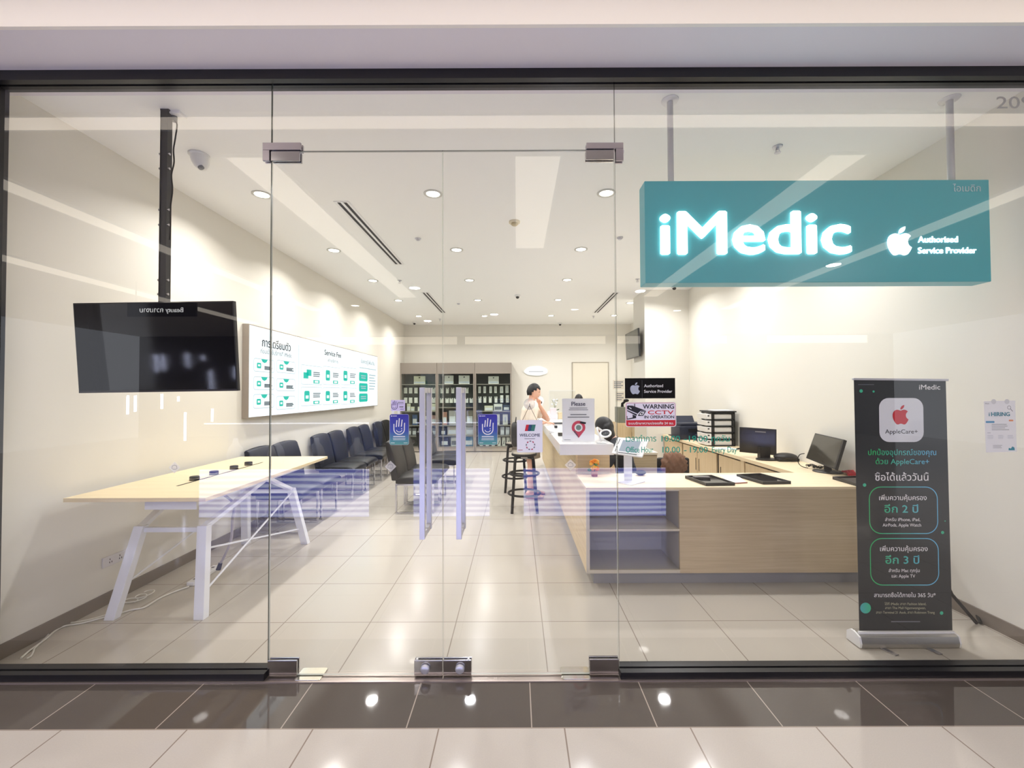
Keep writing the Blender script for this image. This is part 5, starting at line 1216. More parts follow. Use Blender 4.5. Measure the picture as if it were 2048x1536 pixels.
# ================================================================ DISPLAY CABINETS
KY = 11.42; kf = KY/850
def kx(px): return (px-CX)*kf
def kz(py): return EYE + (784-py)*kf
M_cab_g = mat('cabinet_grey', (142, 134, 125), .45); M_cab_in = mat('cabinet_inside', (104, 107, 102), .6); M_cab_pl = mat('cabinet_plinth', (176, 168, 156), .5)
side = ['left', 'middle', 'right']
for i, (a_, c_) in enumerate(((XL+.003, kx(873.5)), (kx(874), kx(949)), (kx(949.5), kx(1023)))):
    t = thing('display_cabinet', 'tall grey glass-fronted display cabinet, the %s of three on the back wall' % side[i], 'cabinet', ((a_+c_)/2, 11.6, 0), group='display cabinets on the back wall')
    zt, zh, zb_ = kz(725), kz(747), kz(893)
    b = MB(); b.box(a_, a_+.035, KY, YB-.015, .02, zt); b.box(c_-.035, c_, KY, YB-.015, .02, zt); b.box(a_+.035, c_-.035, KY, YB-.015, zt-.03, zt); b.box(a_+.035, c_-.035, KY, YB-.015, zb_-.02, zb_); b.build('carcass', M_cab_g, t, world=True)
    b = MB(); b.box(a_+.035, c_-.035, YB-.03, YB-.016, zb_, zt-.03); b.build('back_panel', M_cab_in, t, world=True)
    b = MB(); b.box(a_+.035, c_-.035, KY, KY+.02, zh, zt-.03); b.build('header_panel', M_cab_g, t, world=True)
    b = MB(); b.box(a_+.035, c_-.035, KY+.02, YB-.016, .02, zb_-.02); b.build('plinth', M_cab_pl, t, world=True)
    shelves = ((767.5, 0), (786, 1), (805.5, 1), (822, 0), (850, 0), (871, 0)) if i != 1 else ((767.5, 0), (786, 1), (805.5, 1), (814, 0), (850, 0), (871, 0))
    for py, gl_ in shelves:
        if gl_ : 
            b = MB(); b.box(a_+.036, c_-.036, KY+.10, YB-.031, kz(py)-.008, kz(py)); b.build('glass_shelf', M_cglass, t, world=True)
        else:
            b = MB(); b.box(a_+.036, c_-.036, KY+.02, YB-.031, kz(py)-.022, kz(py)); b.build('shelf', M_cab_g, t, world=True)
    b = MB(); b.box((a_+c_)/2-.003 if 0 else a_+.037, c_-.037, KY+.004, KY+.010, zb_+.002, zh-.002); b.build('glass_door', M_cglass, t, world=True)
ordn = ['first', 'second', 'third', 'fourth', 'fifth', 'sixth', 'seventh']
M_bw = mat('box_white', (236, 232, 222), .5); M_bc = mat('box_cream', (226, 222, 196), .5)
def product(px0, px1, py0, zs, kind, label, cat='box', m=None, d=.05, group=None):
    """carton standing on height zs, from px0..px1, its top at pixel py0"""
    x0_, x1_, z1_ = kx(px0), kx(px1), kz(py0); y_ = KY+.14; m = m or M_bw
    w_ = x1_-x0_; h_ = z1_-zs-.001
    t = thing({'notch': 'hang_pack', 'phone': 'phone_case_box', 'laptop': 'laptop_box'}.get(kind, 'product_box'), label, cat, ((x0_+x1_)/2, y_, zs+.001), group=group)
    if kind == 'notch':
        b = MB(); b.prism([(0, 0), (w_, 0), (w_, h_), (w_*.65, h_), (w_*.5, h_*.72), (w_*.35, h_), (0, h_)], -d, Matrix(((1,0,0,-w_/2),(0,0,-1,0),(0,1,0,0),(0,0,0,1)))); b.build('carton', m, t)
        b = MB(); b.ball((0, -.003, h_*.88), (w_*.14, .012, h_*.13), 8); b.build('hang_tab', I_k, t)
    else:
        b = MB(); b.box(-w_/2, w_/2, 0, d, 0, h_); b.build('carton', m, t, bevel=.003)
        if kind == 'phone': b = MB(); b.box(-w_*.12, w_*.14, -.0015, -.0003, h_*.22, h_*.72); b.build('window_print', I_lg, t)
        if kind == 'phonedark': b = MB(); b.prism([(-w_*.22, h_*.2), (-w_*.02, h_*.2), (w_*.22, h_*.62), (w_*.06, h_*.66)], .001, Matrix(((1,0,0,0),(0,0,-1,-.0003),(0,1,0,0),(0,0,0,1)))); b.build('case_print', I_k, t)
        if kind == 'laptop': b = MB(); b.ball((0, -.001, h_*.80), (w_*.07, .003, h_*.07), 8); b.build('mark', I_k, t); b = MB(); b.box(-w_*.45, w_*.45, -.0012, -.0003, h_*.12, h_*.30); b.build('print', I_lg, t)
        if kind == 'print': b = MB(); b.box(-w_*.4, w_*.4, -.0012, -.0003, h_*.15, h_*.6); b.build('print', I_g if m is M_bw else I_w, t)
zz = {p_: kz(p_) for p_ in (767.5, 786, 805.5, 822, 814, 850, 871, 893)}
g0, g1, g2 = ('products in the %s cabinet' % s for s in side)
product(825, 848, 751, zz[767.5], 'laptop', 'cream carton alone on the top shelf of the left cabinet', m=M_bc, d=.08, group=g0)
for r_, (py, ps) in enumerate(((773, 786), (793, 805.5))):
    for k, px in enumerate((805, 815, 826, 862)): product(px, px+6.5, py+1.5, zz[ps], 'notch' if k == 3 else 'box', 'small white pack, %s in the %s row of the left cabinet' % (ordn[k], 'second' if r_ == 0 else 'third'), group=g0)
for k, (px0, px1, py) in enumerate(((811, 818, 806.5), (819, 826, 813), (833, 840, 813), (858, 869.5, 807))): product(px0, px1, py, zz[822], 'print', 'cream carton, %s from the left on the fourth shelf of the left cabinet' % ordn[k], m=M_bc, group=g0)
for k, (px0, px1, py, m_) in enumerate(((822, 832, 829, mat('pack_blue', (90, 110, 150), .5)), (861, 870, 830, mat('pack_redwhite', (210, 170, 165), .5)), (845, 853, 832, M_bw))): product(px0, px1, py, zz[850], 'print', ('blue', 'red and white', 'white')[k] + ' pack on the fifth shelf of the left cabinet', m=m_, group=g0)
for k, px in enumerate((812, 822, 834, 862)): product(px, px+8, 856, zz[871], 'print', 'grey pack, %s from the left on the sixth shelf of the left cabinet' % ordn[k], m=mat('pack_grey', (150, 150, 156), .5), group=g0)
for k, (px0, px1) in enumerate(((887, 905), (916, 938))): product(px0, px1, 750, zz[767.5], 'laptop', '%s white laptop carton on the top shelf of the middle cabinet' % ('left', 'right')[k], d=.08, group=g1)
for k, px in enumerate((879, 890, 901, 912, 919, 930)): product(px, px+5.5, 775, zz[786], 'notch', 'small white hanging pack, %s in the second row of the middle cabinet' % ordn[k], group=g1)
for k, px in enumerate((878, 889, 897.5, 906, 918, 928.5, 938)): product(px, px+6.5, 796, zz[805.5], 'notch', 'small white hanging pack, %s in the third row of the middle cabinet' % ordn[k], group=g1)
pk = [(883, 892, 824, mat('pack_orange', (205, 150, 130), .5), 'orange'), (896, 910, 821, mat('pack_photo', (196, 190, 186), .5), 'pale printed'), (915, 928, 820, M_bw, 'white'), (931, 945, 821, mat('pack_taupe', (150, 140, 128), .5), 'taupe')]
for px0, px1, py, m_, l_ in pk: product(px0, px1, py, zz[850], 'print', l_ + ' pack on the fifth shelf of the middle cabinet', m=m_, group=g1)
for px0, px1, py, m_, l_ in ((880, 889, 856, mat('pack_darkgrey', (74, 76, 84), .5), 'dark grey'), (893, 912, 853, mat('pack_cream', (214, 198, 168), .5), 'cream and orange'), (916, 927, 854, M_bw, 'white'), (930, 946, 853, mat('pack_spotted', (214, 210, 204), .5), 'pale spotted')): product(px0, px1, py, zz[871], 'print', l_ + ' pack on the sixth shelf of the middle cabinet', m=m_, group=g1)
for px0, px1, py, m_, l_ in ((880, 895, 876, mat('pack_navy', (48, 54, 84), .5), 'navy'), (900, 914, 875, M_bw, 'white'), (926, 945, 874, mat('pack_cyan', (60, 130, 170), .5), 'bright blue')): product(px0, px1, py, zz[893], 'print', l_ + ' pack on the bottom shelf of the middle cabinet', m=m_, group=g1)
product(976, 997, 752, zz[767.5], 'laptop', 'white laptop carton alone on the top shelf of the right cabinet', d=.08, group=g2)
for k, px in enumerate((955.5, 966, 978, 988, 999.5, 1010.5)): product(px, px+(5 if k < 4 else 6.5), 772.5 if k < 5 else 770.5, zz[786], 'phone', 'tall white case box, %s in the second row of the right cabinet' % ordn[k], group=g2)
for k, px in enumerate((956, 966, 977, 988.5, 1000, 1011.5)): product(px, px+(5.5 if k < 4 else 6), 793 if k < 4 else 790.5, zz[805.5], 'notch' if k < 4 else 'phone', 'white accessory pack, %s in the third row of the right cabinet' % ordn[k], group=g2)
for px0, px1, py, m_, l_ in ((968, 985, 811.5, M_bc, 'low cream'), (987, 1004, 808, M_bw, 'taller white'), (1006, 1019, 810, mat('pack_slate', (70, 84, 104), .5), 'slate blue')): product(px0, px1, py, zz[822], 'print', l_ + ' carton on the fourth shelf of the right cabinet', m=m_, group=g2)
for k, px in enumerate((956, 968, 981, 992, 1005)): product(px, px+(6.5 if k < 4 else 10), 829, zz[850], 'phone', 'white case box, %s on the fifth shelf of the right cabinet' % ordn[k], group=g2)
for k, px in enumerate((956, 968, 981, 1000, 1010.5)): product(px, px+8, 854.5, zz[871], 'print', 'clear-window pack, %s on the sixth shelf of the right cabinet' % ordn[k], m=mat('pack_pale', (200, 200, 204), .5), group=g2)
for k, px in enumerate((958, 970, 982, 994, 1003.5, 1012.5)): product(px, px+6.5, 875.5, zz[893], 'phonedark', 'white box with dark print, %s on the bottom shelf of the right cabinet' % ordn[k], group=g2)
# ================================================================ PEOPLE
M_skin = mat('skin', (226, 176, 150), .5); M_hair = mat('hair_black', (22, 20, 22), .5, bump=(90, .5))
M_lip = mat('lips', (190, 110, 100), .5); M_eyek = mat('eye_dark', (24, 18, 16), .2)
def grow(mb, verts, edges, radii):
    """tapered limbs between joints with rounded joints, later fused into one skin"""
    for a, b in edges:
        p, q = Vector(verts[a]), Vector(verts[b]); k = 5
        mb.tube([p.lerp(q, i/k) for i in range(k+1)], [radii[a]*(1-i/k) + radii[b]*i/k + (.10*min(radii[a], radii[b])*math.sin(math.pi*i/k) if (p-q).length > .2 else 0) for i in range(k+1)], 16)
    for v, r in zip(verts, radii): mb.ball(v, r, 12)
def loft(mb, rings, n=28):
    """closed body of elliptical rings (x, y, z, rx, ry)"""
    vs = []
    for cx_, cy_, z, rx, ry in rings:
        vs += [(cx_ + rx*math.copysign(abs(math.cos(2*math.pi*k/n))**.85, math.cos(2*math.pi*k/n)), cy_ + ry*math.sin(2*math.pi*k/n), z) for k in range(n)]
    m = len(rings)
    mb.add(vs, [tuple(range(n))[::-1], tuple(range((m-1)*n, m*n))] + [(r*n+k, r*n+(k+1) % n, (r+1)*n+(k+1) % n, (r+1)*n+k) for r in range(m-1) for k in range(n)])
def smooth_rings(rings, k=4):
    V_ = [Vector(r[:3]) for r in rings]; out = []
    for i in range(len(rings)-1):
        for j in range(k):
            s = j/k; s2 = s*s*(3-2*s)
            out.append(tuple(rings[i][q]*(1-(s if q == 2 else s2)) + rings[i+1][q]*(s if q == 2 else s2) for q in range(5)))
    out.append(rings[-1]); return out
def torso(mb, V, grown=0., z_from=0):
    """pelvis to shoulders along the joints V[0..4]"""
    R_ = [(.150, .105), (.135, .100), (.145, .105), (.165, .105), (.150, .075)]
    rg = [(V[i][0], V[i][1], V[i][2], R_[i][0]+grown, R_[i][1]+grown) for i in range(5)]
    rg = [(rg[0][0], rg[0][1], rg[0][2]-.07, rg[0][3]*.92, rg[0][4]*.92)] + rg + [(V[4][0], V[4][1]+.008, V[4][2]+.035, .09+grown*.4, .058+grown*.3)]
    loft(mb, smooth_rings(rg))
def chain(pts, radii, sub=2):
    m_ = MB(); pts = [Vector(p) for p in pts]; radii = [r if not isinstance(r, tuple) else min(r) for r in radii]
    m_.tube(smooth_path(pts, 3), [radii[min(i//3, len(radii)-1)]*(1-(i % 3)/3) + radii[min(i//3+1, len(radii)-1)]*((i % 3)/3) for i in range(3*(len(pts)-1)+1)], 10)
    for p, r in zip(pts, radii): m_.ball(p, r, 8)
    return m_.v, m_.f
def remeshed(mb, name, mats, parent, voxel=.007, post=None):
    me = bpy.data.meshes.new('t'); me.from_pydata([tuple(p) for p in mb.v], [], mb.f); o = bpy.data.objects.new('t', me); COL.objects.link(o)
    m = o.modifiers.new('r', 'REMESH'); m.mode = 'VOXEL'; m.voxel_size = voxel
    s = o.modifiers.new('sm', 'SMOOTH'); s.iterations = 2; s.factor = .5
    dg = bpy.context.evaluated_depsgraph_get(); dg.update(); n = bpy.data.meshes.new_from_object(o.evaluated_get(dg)); bpy.data.objects.remove(o)
    n.name = name
    for m_ in mats: n.materials.append(m_)
    for p in n.polygons:
        p.use_smooth = True
        if post: p.material_index = post(p.center)
    r = bpy.data.objects.new(name, n); COL.objects.link(r); r.parent = parent; return r
def hand(mb, wrist, d, palm, side, k=1., curl=20):
    """hand from wrist along d; palm = normal on the palm side; side=+1 thumb on the cross(d,palm) side"""
    d = Vector(d).normalized(); pn = Vector(palm); pn = (pn - d*pn.dot(d)).normalized(); s = d.cross(pn) * side
    w = Vector(wrist); L = .085*k
    pts = [w, w + d*L*.5, w + d*L]
    vs, fs = chain(pts, [(.026*k, .018*k), (.036*k, .016*k), (.034*k, .013*k)]); 
    # orient is approximate; add an explicit palm block too
    mb.add(vs, fs)
    q = []
    for a_, ww, th in ((.05, .024, .015), (.55, .038, .014), (1.0, .040, .011)):
        c = w + d*(L*a_)
        q.append([c + s*ww*k*i + pn*th*k*j for i, j in ((-1,-1),(1,-1),(1,1),(-1,1))])
    vs = sum(q, []); fs = [(0,1,2,3), (11,10,9,8)] + [(r*4+i, r*4+4+i, r*4+4+(i+1) % 4, r*4+(i+1) % 4) for r in range(2) for i in range(4)]
    mb.add(vs, fs)
    for i, (off, ln) in enumerate(((.030, .070), (.010, .078), (-.011, .072), (-.030, .058))):
        base = w + d*L*.95 + s*off*k; dd = d.copy(); p = [base - d*.02*k, base]
        for seg, fr in enumerate((.42, .32, .26)):
            dd = (Matrix.Rotation(R(curl*(1+.15*i)), 3, s.cross(Vector((0,0,0))) if 0 else d.cross(pn).normalized()) @ dd)
            if seg == 0 and dd.dot(pn) < 0: pass
            p.append(p[-1] + dd*ln*fr*k)
        vs, fs = chain(p, [.0095*k, .0095*k, .0085*k, .0078*k, .006*k], 1); mb.add(vs, fs)
    th = w + d*L*.25 + s*.026*k
    td = (d*.72 + s*.62 + pn*.30).normalized()
    vs, fs = chain([th - s*.015*k, th + td*.026*k, th + td*.050*k + d*.006*k, th + td*.066*k + d*.016*k], [.014*k, .012*k, .010*k, .0075*k], 1); mb.add(vs, fs)
def head_geo(mb, c, M3, k=1.):
    """head at centre c (local), M3 rotation; face towards local +y"""
    bm = bmesh.new(); bmesh.ops.create_uvsphere(bm, u_segments=40, v_segments=28, radius=1)
    for v in bm.verts:
        x, y, z = v.co
        w = 1 - .22*max(0, -z)**1.3; X = x*.076*w; Y = y*.096*(1 - .10*max(0, -z)); Z = z*.118
        if y < 0 and z < -.2: Y *= 1 - .30*min(1, (-z-.2))
        if y > .3:
            n_ = math.exp(-((x/.13)**2)) 
            if -.35 < z < .15: Y += .022*n_*max(0, min(1, (.15-z)/.40))                # nose
            for ex in (-.38, .38): Y -= .010*math.exp(-(((x-ex)/.18)**2 + ((z-.05)/.12)**2))  # eye sockets
            Y += .006*math.exp(-((x/.28)**2 + ((z+.52)/.07)**2)); Y -= .004*math.exp(-((x/.3)**2 + ((z+.60)/.03)**2))
            Y += .010*math.exp(-((x/.3)**2 + ((z+.85)/.12)**2)); Y += .004*math.exp(-(((z-.22)/.10)**2))
        v.co = c + M3 @ (Vector((X, Y, Z))*k)
    mb.add([v.co.copy() for v in bm.verts], [tuple(v.index for v in f.verts) for f in bm.faces]); bm.free()
    for s in (-1, 1):                                        # ears
        e = MB(); e.ball((s*.078, -.008, .0), (.010, .019, .030), 10)
        mb.add([c + M3 @ (p*k) for p in e.v], e.f)
def face_parts(parent, c, M3, k=1.):
    """eyes, brows, lips: small details of the face"""
    f = lambda p: c + M3 @ (Vector(p)*k)
    def E(name, pts, m):
        b = MB()
        for (p, r) in pts:
            q_ = MB(); q_.ball((0, 0, 0), r, 10); b.add([f(Vector(p) + v) for v in q_.v], q_.f, True)
        return b.build(name, m, parent)
    E('eyes', [((s*.029, .078, .006), (.013, .008, .0055)) for s in (-1, 1)], M_eyek)
    E('eyebrows', [((s*.030, .084, .024), (.017, .005, .003)) for s in (-1, 1)], M_hair)
    E('lips', [((0, .090, -.062), (.021, .007, .0045)), ((0, .088, -.068), (.018, .007, .005))], M_lip)
def hair_cap(name, parent, c, M3, k, short=True, m=M_hair):
    bm = bmesh.new(); bmesh.ops.create_uvsphere(bm, u_segments=48, v_segments=36, radius=1)
    kill = []
    for v in bm.verts:
        x, y, z = v.co
        # hairline: high on the forehead, behind the ears, nape
        front = y > .1
        lim = (.36 + .10*math.cos(x*8)) if y > .42 else (.02 if y > -.05 else -.62 + .1*abs(x))
        if -.15 < y < .42 and abs(x) > .6: lim = .16 if y > .12 else -.12
        if z < lim: kill.append(v)
        r = 1 + .03*math.sin(x*17 + z*9) * math.sin(y*13)
        w = 1 - .10*max(0, -z); v.co = c + M3 @ (Vector((x*.088*w*r, y*.108*r*(1 - (.2*max(0, -z-.2) if y < 0 else 0)) - .006, z*.130*r + .003))*k)
    bmesh.ops.delete(bm, geom=kill, context='VERTS')
    me = bpy.data.meshes.new(name); bm.to_mesh(me); bm.free(); me.materials.append(m)
    for p in me.polygons: p.use_smooth = True
    o = bpy.data.objects.new(name, me); COL.objects.link(o); o.parent = parent
    s = o.modifiers.new('solid', 'SOLIDIFY'); s.thickness = .012; s.offset = -1
    return o

# ---- customer standing at the counter, facing right (local forward +y)
t = thing('person', 'person in a cream T-shirt and sandals standing at the counter, hand raised to the mouth', 'person', (.185, 6.55, 0), rz=R(-84))
body = MB()
V = [(0, 0, .90), (0, -.01, 1.02), (0, .0, 1.18), (0, .02, 1.32), (0, .03, 1.42), (0, .045, 1.475), (0, .06, 1.54),
     (.09, 0, .86), (.10, .02, .50), (.10, .0, .10), (-.09, 0, .86), (-.10, .05, .49), (-.10, .06, .10),
     (.15, .04, 1.395), (.20, .02, 1.37), (.225, .0, 1.12), (.17, .22, 1.145),
     (-.15, .05, 1.395), (-.20, .08, 1.36), (-.165, .33, 1.17), (-.055, .175, 1.40)]
Ed = [(0,1),(1,2),(2,3),(3,4),(4,5),(5,6),(0,7),(7,8),(8,9),(0,10),(10,11),(11,12),(4,13),(13,14),(14,15),(15,16),(4,17),(17,18),(18,19),(19,20)]
Rd = [.09, .08, .08, .08, .06, .05, .048, .09, .055, .036, .09, .055, .036, .065, .050, .038, .026, .065, .050, .038, .026]
grow(body, V, Ed[4:], Rd); torso(body, V)
Mh = Matrix.Rotation(R(-12), 3, 'X') @ Matrix.Rotation(R(-8), 3, 'Z'); hc = Vector((0, .085, 1.605))
head_geo(body, hc, Mh)
hand(body, V[16], (-.1, 1, -.04), (0, 0, -1), -1, 1, 10)
hand(body, V[20], (.35, .0, 1), (.3, -.9, 0), -1, 1, 32)
for x, y in ((.10, 0), (-.10, .06)):                          # feet
    vs, fs = chain([(x, y-.03, .07), (x, y+.02, .05), (x*1.1, y+.12, .03), (x*1.15, y+.19, .022)], [.036, .040, .036, .022]); body.add(vs, fs)
    for k in range(5):
        b_ = MB(); b_.ball((x*1.15 + (k-2)*.016, y+.20-.006*abs(k-1.5), .022), (.009, .018, .010), 8); body.add(b_.v, b_.f)
body.v = [Vector((p.x, p.y, max(p.z, .012))) for p in body.v]
remeshed(body, 'body', [M_skin], t, .0065)
face_parts(t, hc, Mh); hair_cap('hair', t, hc, Mh, 1)
M_tee = mat('tshirt_cream', (240, 226, 208), .8, bump=(25, .3))
sh = MB(); SR = [.05, .05, .05, .05, .05, .092, .082, .074, .092, .082, .072]
Vt = [(0, 0, .90), (0, -.01, 1.02), (0, .0, 1.18), (0, .02, 1.32), (0, .03, 1.415), (.14, .04, 1.385), (.20, .02, 1.355), (.222, .005, 1.20), (-.14, .05, 1.385), (-.20, .085, 1.345), (-.185, .20, 1.255)]
torso(sh, Vt, .022); grow(sh, Vt, [(5,6),(6,7),(8,9),(9,10)], SR)
remeshed(sh, 'tshirt', [M_tee], t, .008)
b = MB(); pts = []
for z, rx, ry in ((.94, .150, .13), (.84, .165, .145), (.70, .175, .155), (.60, .18, .16)): pts.append([(rx*math.cos(2*math.pi*k/28)*(1+.03*math.sin(5*2*math.pi*k/28)), .01+ry*math.sin(2*math.pi*k/28), z) for k in range(28)])
b.add(sum(pts, []), [(r*28+k, r*28+(k+1) % 28, (r+1)*28+(k+1) % 28, (r+1)*28+k) for r in range(3) for k in range(28)], True); o = b.build('shorts', mat('shorts_grey', (176, 170, 166), .8), t); s = o.modifiers.new('solid', 'SOLIDIFY'); s.thickness = .006
for x, y in ((.10, 0), (-.10, .06)):
    b = MB(); b.prism([(x*1.1+px_, y+.07+py_) for px_, py_ in [(.042*math.cos(a_)*(1.1 if math.sin(a_) > 0 else .9), .135*math.sin(a_)) for a_ in [R(20*i) for i in range(18)]]], .012, Matrix.Translation((0, 0, .0005)))
    b.tube([(x*1.1-.042, y+.11, .012), (x*1.12-.02, y+.10, .052), (x*1.12+.02, y+.10, .052), (x*1.1+.046, y+.11, .012)], .008, 6); b.build('sandal', mat('sandal_pink', (170, 120, 118), .6), t)
b = MB(); b.box(.19, .25, -.02, .02, 1.09, 1.12); b = MB(); b.tube([Vector((.17, .19, 1.145)) + Vector((.030*math.cos(R(30*k)), 0, .030*math.sin(R(30*k)))) for k in range(12)], .005, 6, closed=True); b.build('wristband', mat('band_brown', (120, 60, 50), .6), t)
# backpack hanging at their back
b = MB(); bm = bmesh.new(); bmesh.ops.create_uvsphere(bm, u_segments=24, v_segments=18, radius=1)
for v in bm.verts:
    x, y, z = v.co; f_ = lambda a, p: math.copysign(abs(a)**p, a); v.co = Vector((f_(x, .6)*.07, f_(y, .6)*.12, f_(z, .6)*.19))
me = bpy.data.meshes.new('shoulder_bag'); bm.to_mesh(me); bm.free(); me.materials.append(mat('bag_charcoal', (52, 50, 50), .6))
for p_ in me.polygons: p_.use_smooth = True
tb = thing('shoulder_bag', 'dark bag hanging behind the standing person', 'bag', (-.02, 6.58, .95)); o = bpy.data.objects.new('bag_body', me); COL.objects.link(o); o.parent = tb
b = MB(); b.tube(smooth_path([Vector((0, -.06, .17)), Vector((.01, -.05, .25)), Vector((.01, .05, .25)), Vector((0, .06, .17))], 5), .010, 6); b.build('strap', mat('bag_charcoal', (52, 50, 50), .6), tb)

# ---- staff member seated behind the counter, long hair, head bowed
t = thing('person', 'person with long black hair in dark clothes bent over work behind the white counter', 'person', (1.33, 5.12, 0), rz=R(84))
body = MB()
V = [(0, 0, .52), (0, .02, .66), (0, .06, .80), (0, .11, .92), (0, .16, 1.02), (0, .20, 1.07), (0, .23, 1.11),
     (.09, .04, .52), (.11, .40, .53), (.11, .42, .10), (-.09, .04, .52), (-.11, .40, .53), (-.11, .42, .10),
     (.14, .15, 1.0), (.19, .17, .96), (.22, .26, .76), (.14, .20, .90), (-.14, .15, 1.0), (-.19, .17, .96), (-.22, .26, .76), (-.12, .20, .90)]
V[8] = (.11, .20, .50); V[9] = (.11, .14, .10); V[11] = (-.11, .20, .50); V[12] = (-.11, .14, .10)
Rd2 = [.09, .08, .08, .08, .058, .048, .046, .085, .055, .036, .085, .055, .036, .062, .05, .036, .025, .062, .05, .036, .025]
grow(body, V, Ed[4:], Rd2); torso(body, V, -.006)
Mh = Matrix.Rotation(R(-38), 3, 'X'); hc = Vector((0, .27, 1.17)); head_geo(body, hc, Mh, .95)
hand(body, V[16], (-.6, -.2, .6), (0, 1, 0), 1, .95, 25); hand(body, V[20], (.6, -.2, .6), (0, 1, 0), -1, .95, 25)
for x in (.11, -.11):
    vs, fs = chain([(x, .12, .06), (x, .20, .04), (x, .30, .03)], [.036, .036, .026]); body.add(vs, fs)
remeshed(body, 'body', [M_skin], t, .0075)
face_parts(t, hc, Mh, .95)
SR = [.05, .05, .05, .05, .05, .08, .07, .056, .08, .07, .056]
sh = MB(); Vt = [(0, 0, .52), (0, .02, .66), (0, .06, .80), (0, .11, .92), (0, .16, 1.015), (.14, .145, .99), (.20, .17, .95), (.225, .25, .78), (-.14, .145, .99), (-.20, .17, .95), (-.225, .25, .78)]
torso(sh, Vt, .022); grow(sh, Vt, [(5,6),(6,7),(8,9),(9,10)], SR); remeshed(sh, 'shirt', [mat('shirt_dark', (34, 38, 48), .8)], t, .009)
hb = MB(); f = lambda p: hc + Mh @ Vector(p)
e_ = MB(); e_.ball((0, -.010, .014), (.092, .108, .122), 20); hb.add([f(p) for p in e_.v], e_.f)
for i in range(9):
    a_ = R(-80 + 20*i + 180); x_ = .075*math.sin(a_); y_ = .08*math.cos(a_)
    r0 = f((x_, y_*.9, .0)); vs, fs = chain([r0, r0 + Vector((x_*.25, -.03, -.12)), r0 + Vector((x_*.4, -.07 if abs(x_) < .05 else -.01, -.24))], [.040, .038, .020]); hb.add(vs, fs)
# keep the face free
hb2 = remeshed(hb, 'hair', [M_hair], t, .008)
vsx = [i for i, v in enumerate(hb2.data.vertices) if (Mh.transposed() @ (v.co - hc)).y > .050 and (Mh.transposed() @ (v.co - hc)).z < .060 and abs((Mh.transposed() @ (v.co - hc)).x) < .062]
bm = bmesh.new(); bm.from_mesh(hb2.data); bm.verts.ensure_lookup_table(); bmesh.ops.delete(bm, geom=[bm.verts[i] for i in vsx], context='VERTS'); bm.to_mesh(hb2.data); bm.free()
t = thing('staff_stool', 'dark swivel stool under the seated staff member', 'stool', (1.33, 5.12, 0))
b = MB(); b.lathe([(.001, .40), (.17, .40), (.17, .36), (.001, .36)]); b.build('seat', M_blackm, t)
b = MB(); b.cyl((0, 0, .03), (0, 0, .36), .03); b.build('column', M_steel, t); b = MB(); b.lathe([(.001, .03), (.03, .03), (.2, .001), (.001, .001)]); b.build('base', M_blackm, t)

# ---- second staff member mostly hidden behind the poster
t = thing('person', 'person of whom only dark hair shows above the Please poster', 'person', (1.25, 8.6, 0), rz=R(178))
body = MB(); dz = -.16
V = [(0, 0, .90+dz), (0, -.01, 1.02+dz), (0, .0, 1.18+dz), (0, .02, 1.32+dz), (0, .03, 1.42+dz), (0, .045, 1.475+dz), (0, .06, 1.53+dz),
     (.09, 0, .86+dz), (.10, .02, .44), (.10, .0, .10), (-.09, 0, .86+dz), (-.10, .02, .44), (-.10, .0, .10),
     (.14, .03, 1.395+dz), (.19, .02, 1.37+dz), (.22, .0, 1.12+dz), (.17, .20, 1.10+dz), (-.14, .03, 1.395+dz), (-.19, .02, 1.37+dz), (-.22, .0, 1.12+dz), (-.17, .20, 1.10+dz)]
grow(body, V, Ed[4:], [r*.95 for r in Rd]); torso(body, V, -.006); Mh = Matrix.Rotation(R(-18), 3, 'X'); hc = Vector((0, .075, 1.59+dz)); head_geo(body, hc, Mh, .95)
hand(body, V[16], (0, 1, 0), (0, 0, -1), -1, .95, 12); hand(body, V[20], (0, 1, 0), (0, 0, -1), 1, .95, 12)
for x in (.10, -.10):
    vs, fs = chain([(x, -.03, .06), (x, .05, .045), (x, .18, .028)], [.036, .038, .028]); body.add(vs, fs)
remeshed(body, 'body', [M_skin], t, .008); face_parts(t, hc, Mh, .95); hair_cap('hair', t, hc, Mh, .97)
SR = [.05, .05, .05, .05, .05, .08, .07, .066, .08, .07, .066]
sh = MB(); Vt = [(0, 0, .74), (0, -.01, .88), (0, .0, 1.02), (0, .02, 1.16), (0, .03, 1.24), (.13, .035, 1.225), (.19, .02, 1.20), (.215, .005, 1.05), (-.13, .035, 1.225), (-.19, .02, 1.20), (-.215, .005, 1.05)]
torso(sh, Vt, .022); grow(sh, Vt, [(5,6),(6,7),(8,9),(9,10)], SR); remeshed(sh, 'shirt', [mat('shirt_dark', (34, 38, 48), .8)], t, .009)
b = MB()
for x in (.10, -.10): b.tube([(x*.8, 0, .78), (x, .01, .44), (x, 0, .12)], [.10, .075, .06], 14)
b.build('trousers', mat('trousers_dark', (30, 30, 36), .8), t)

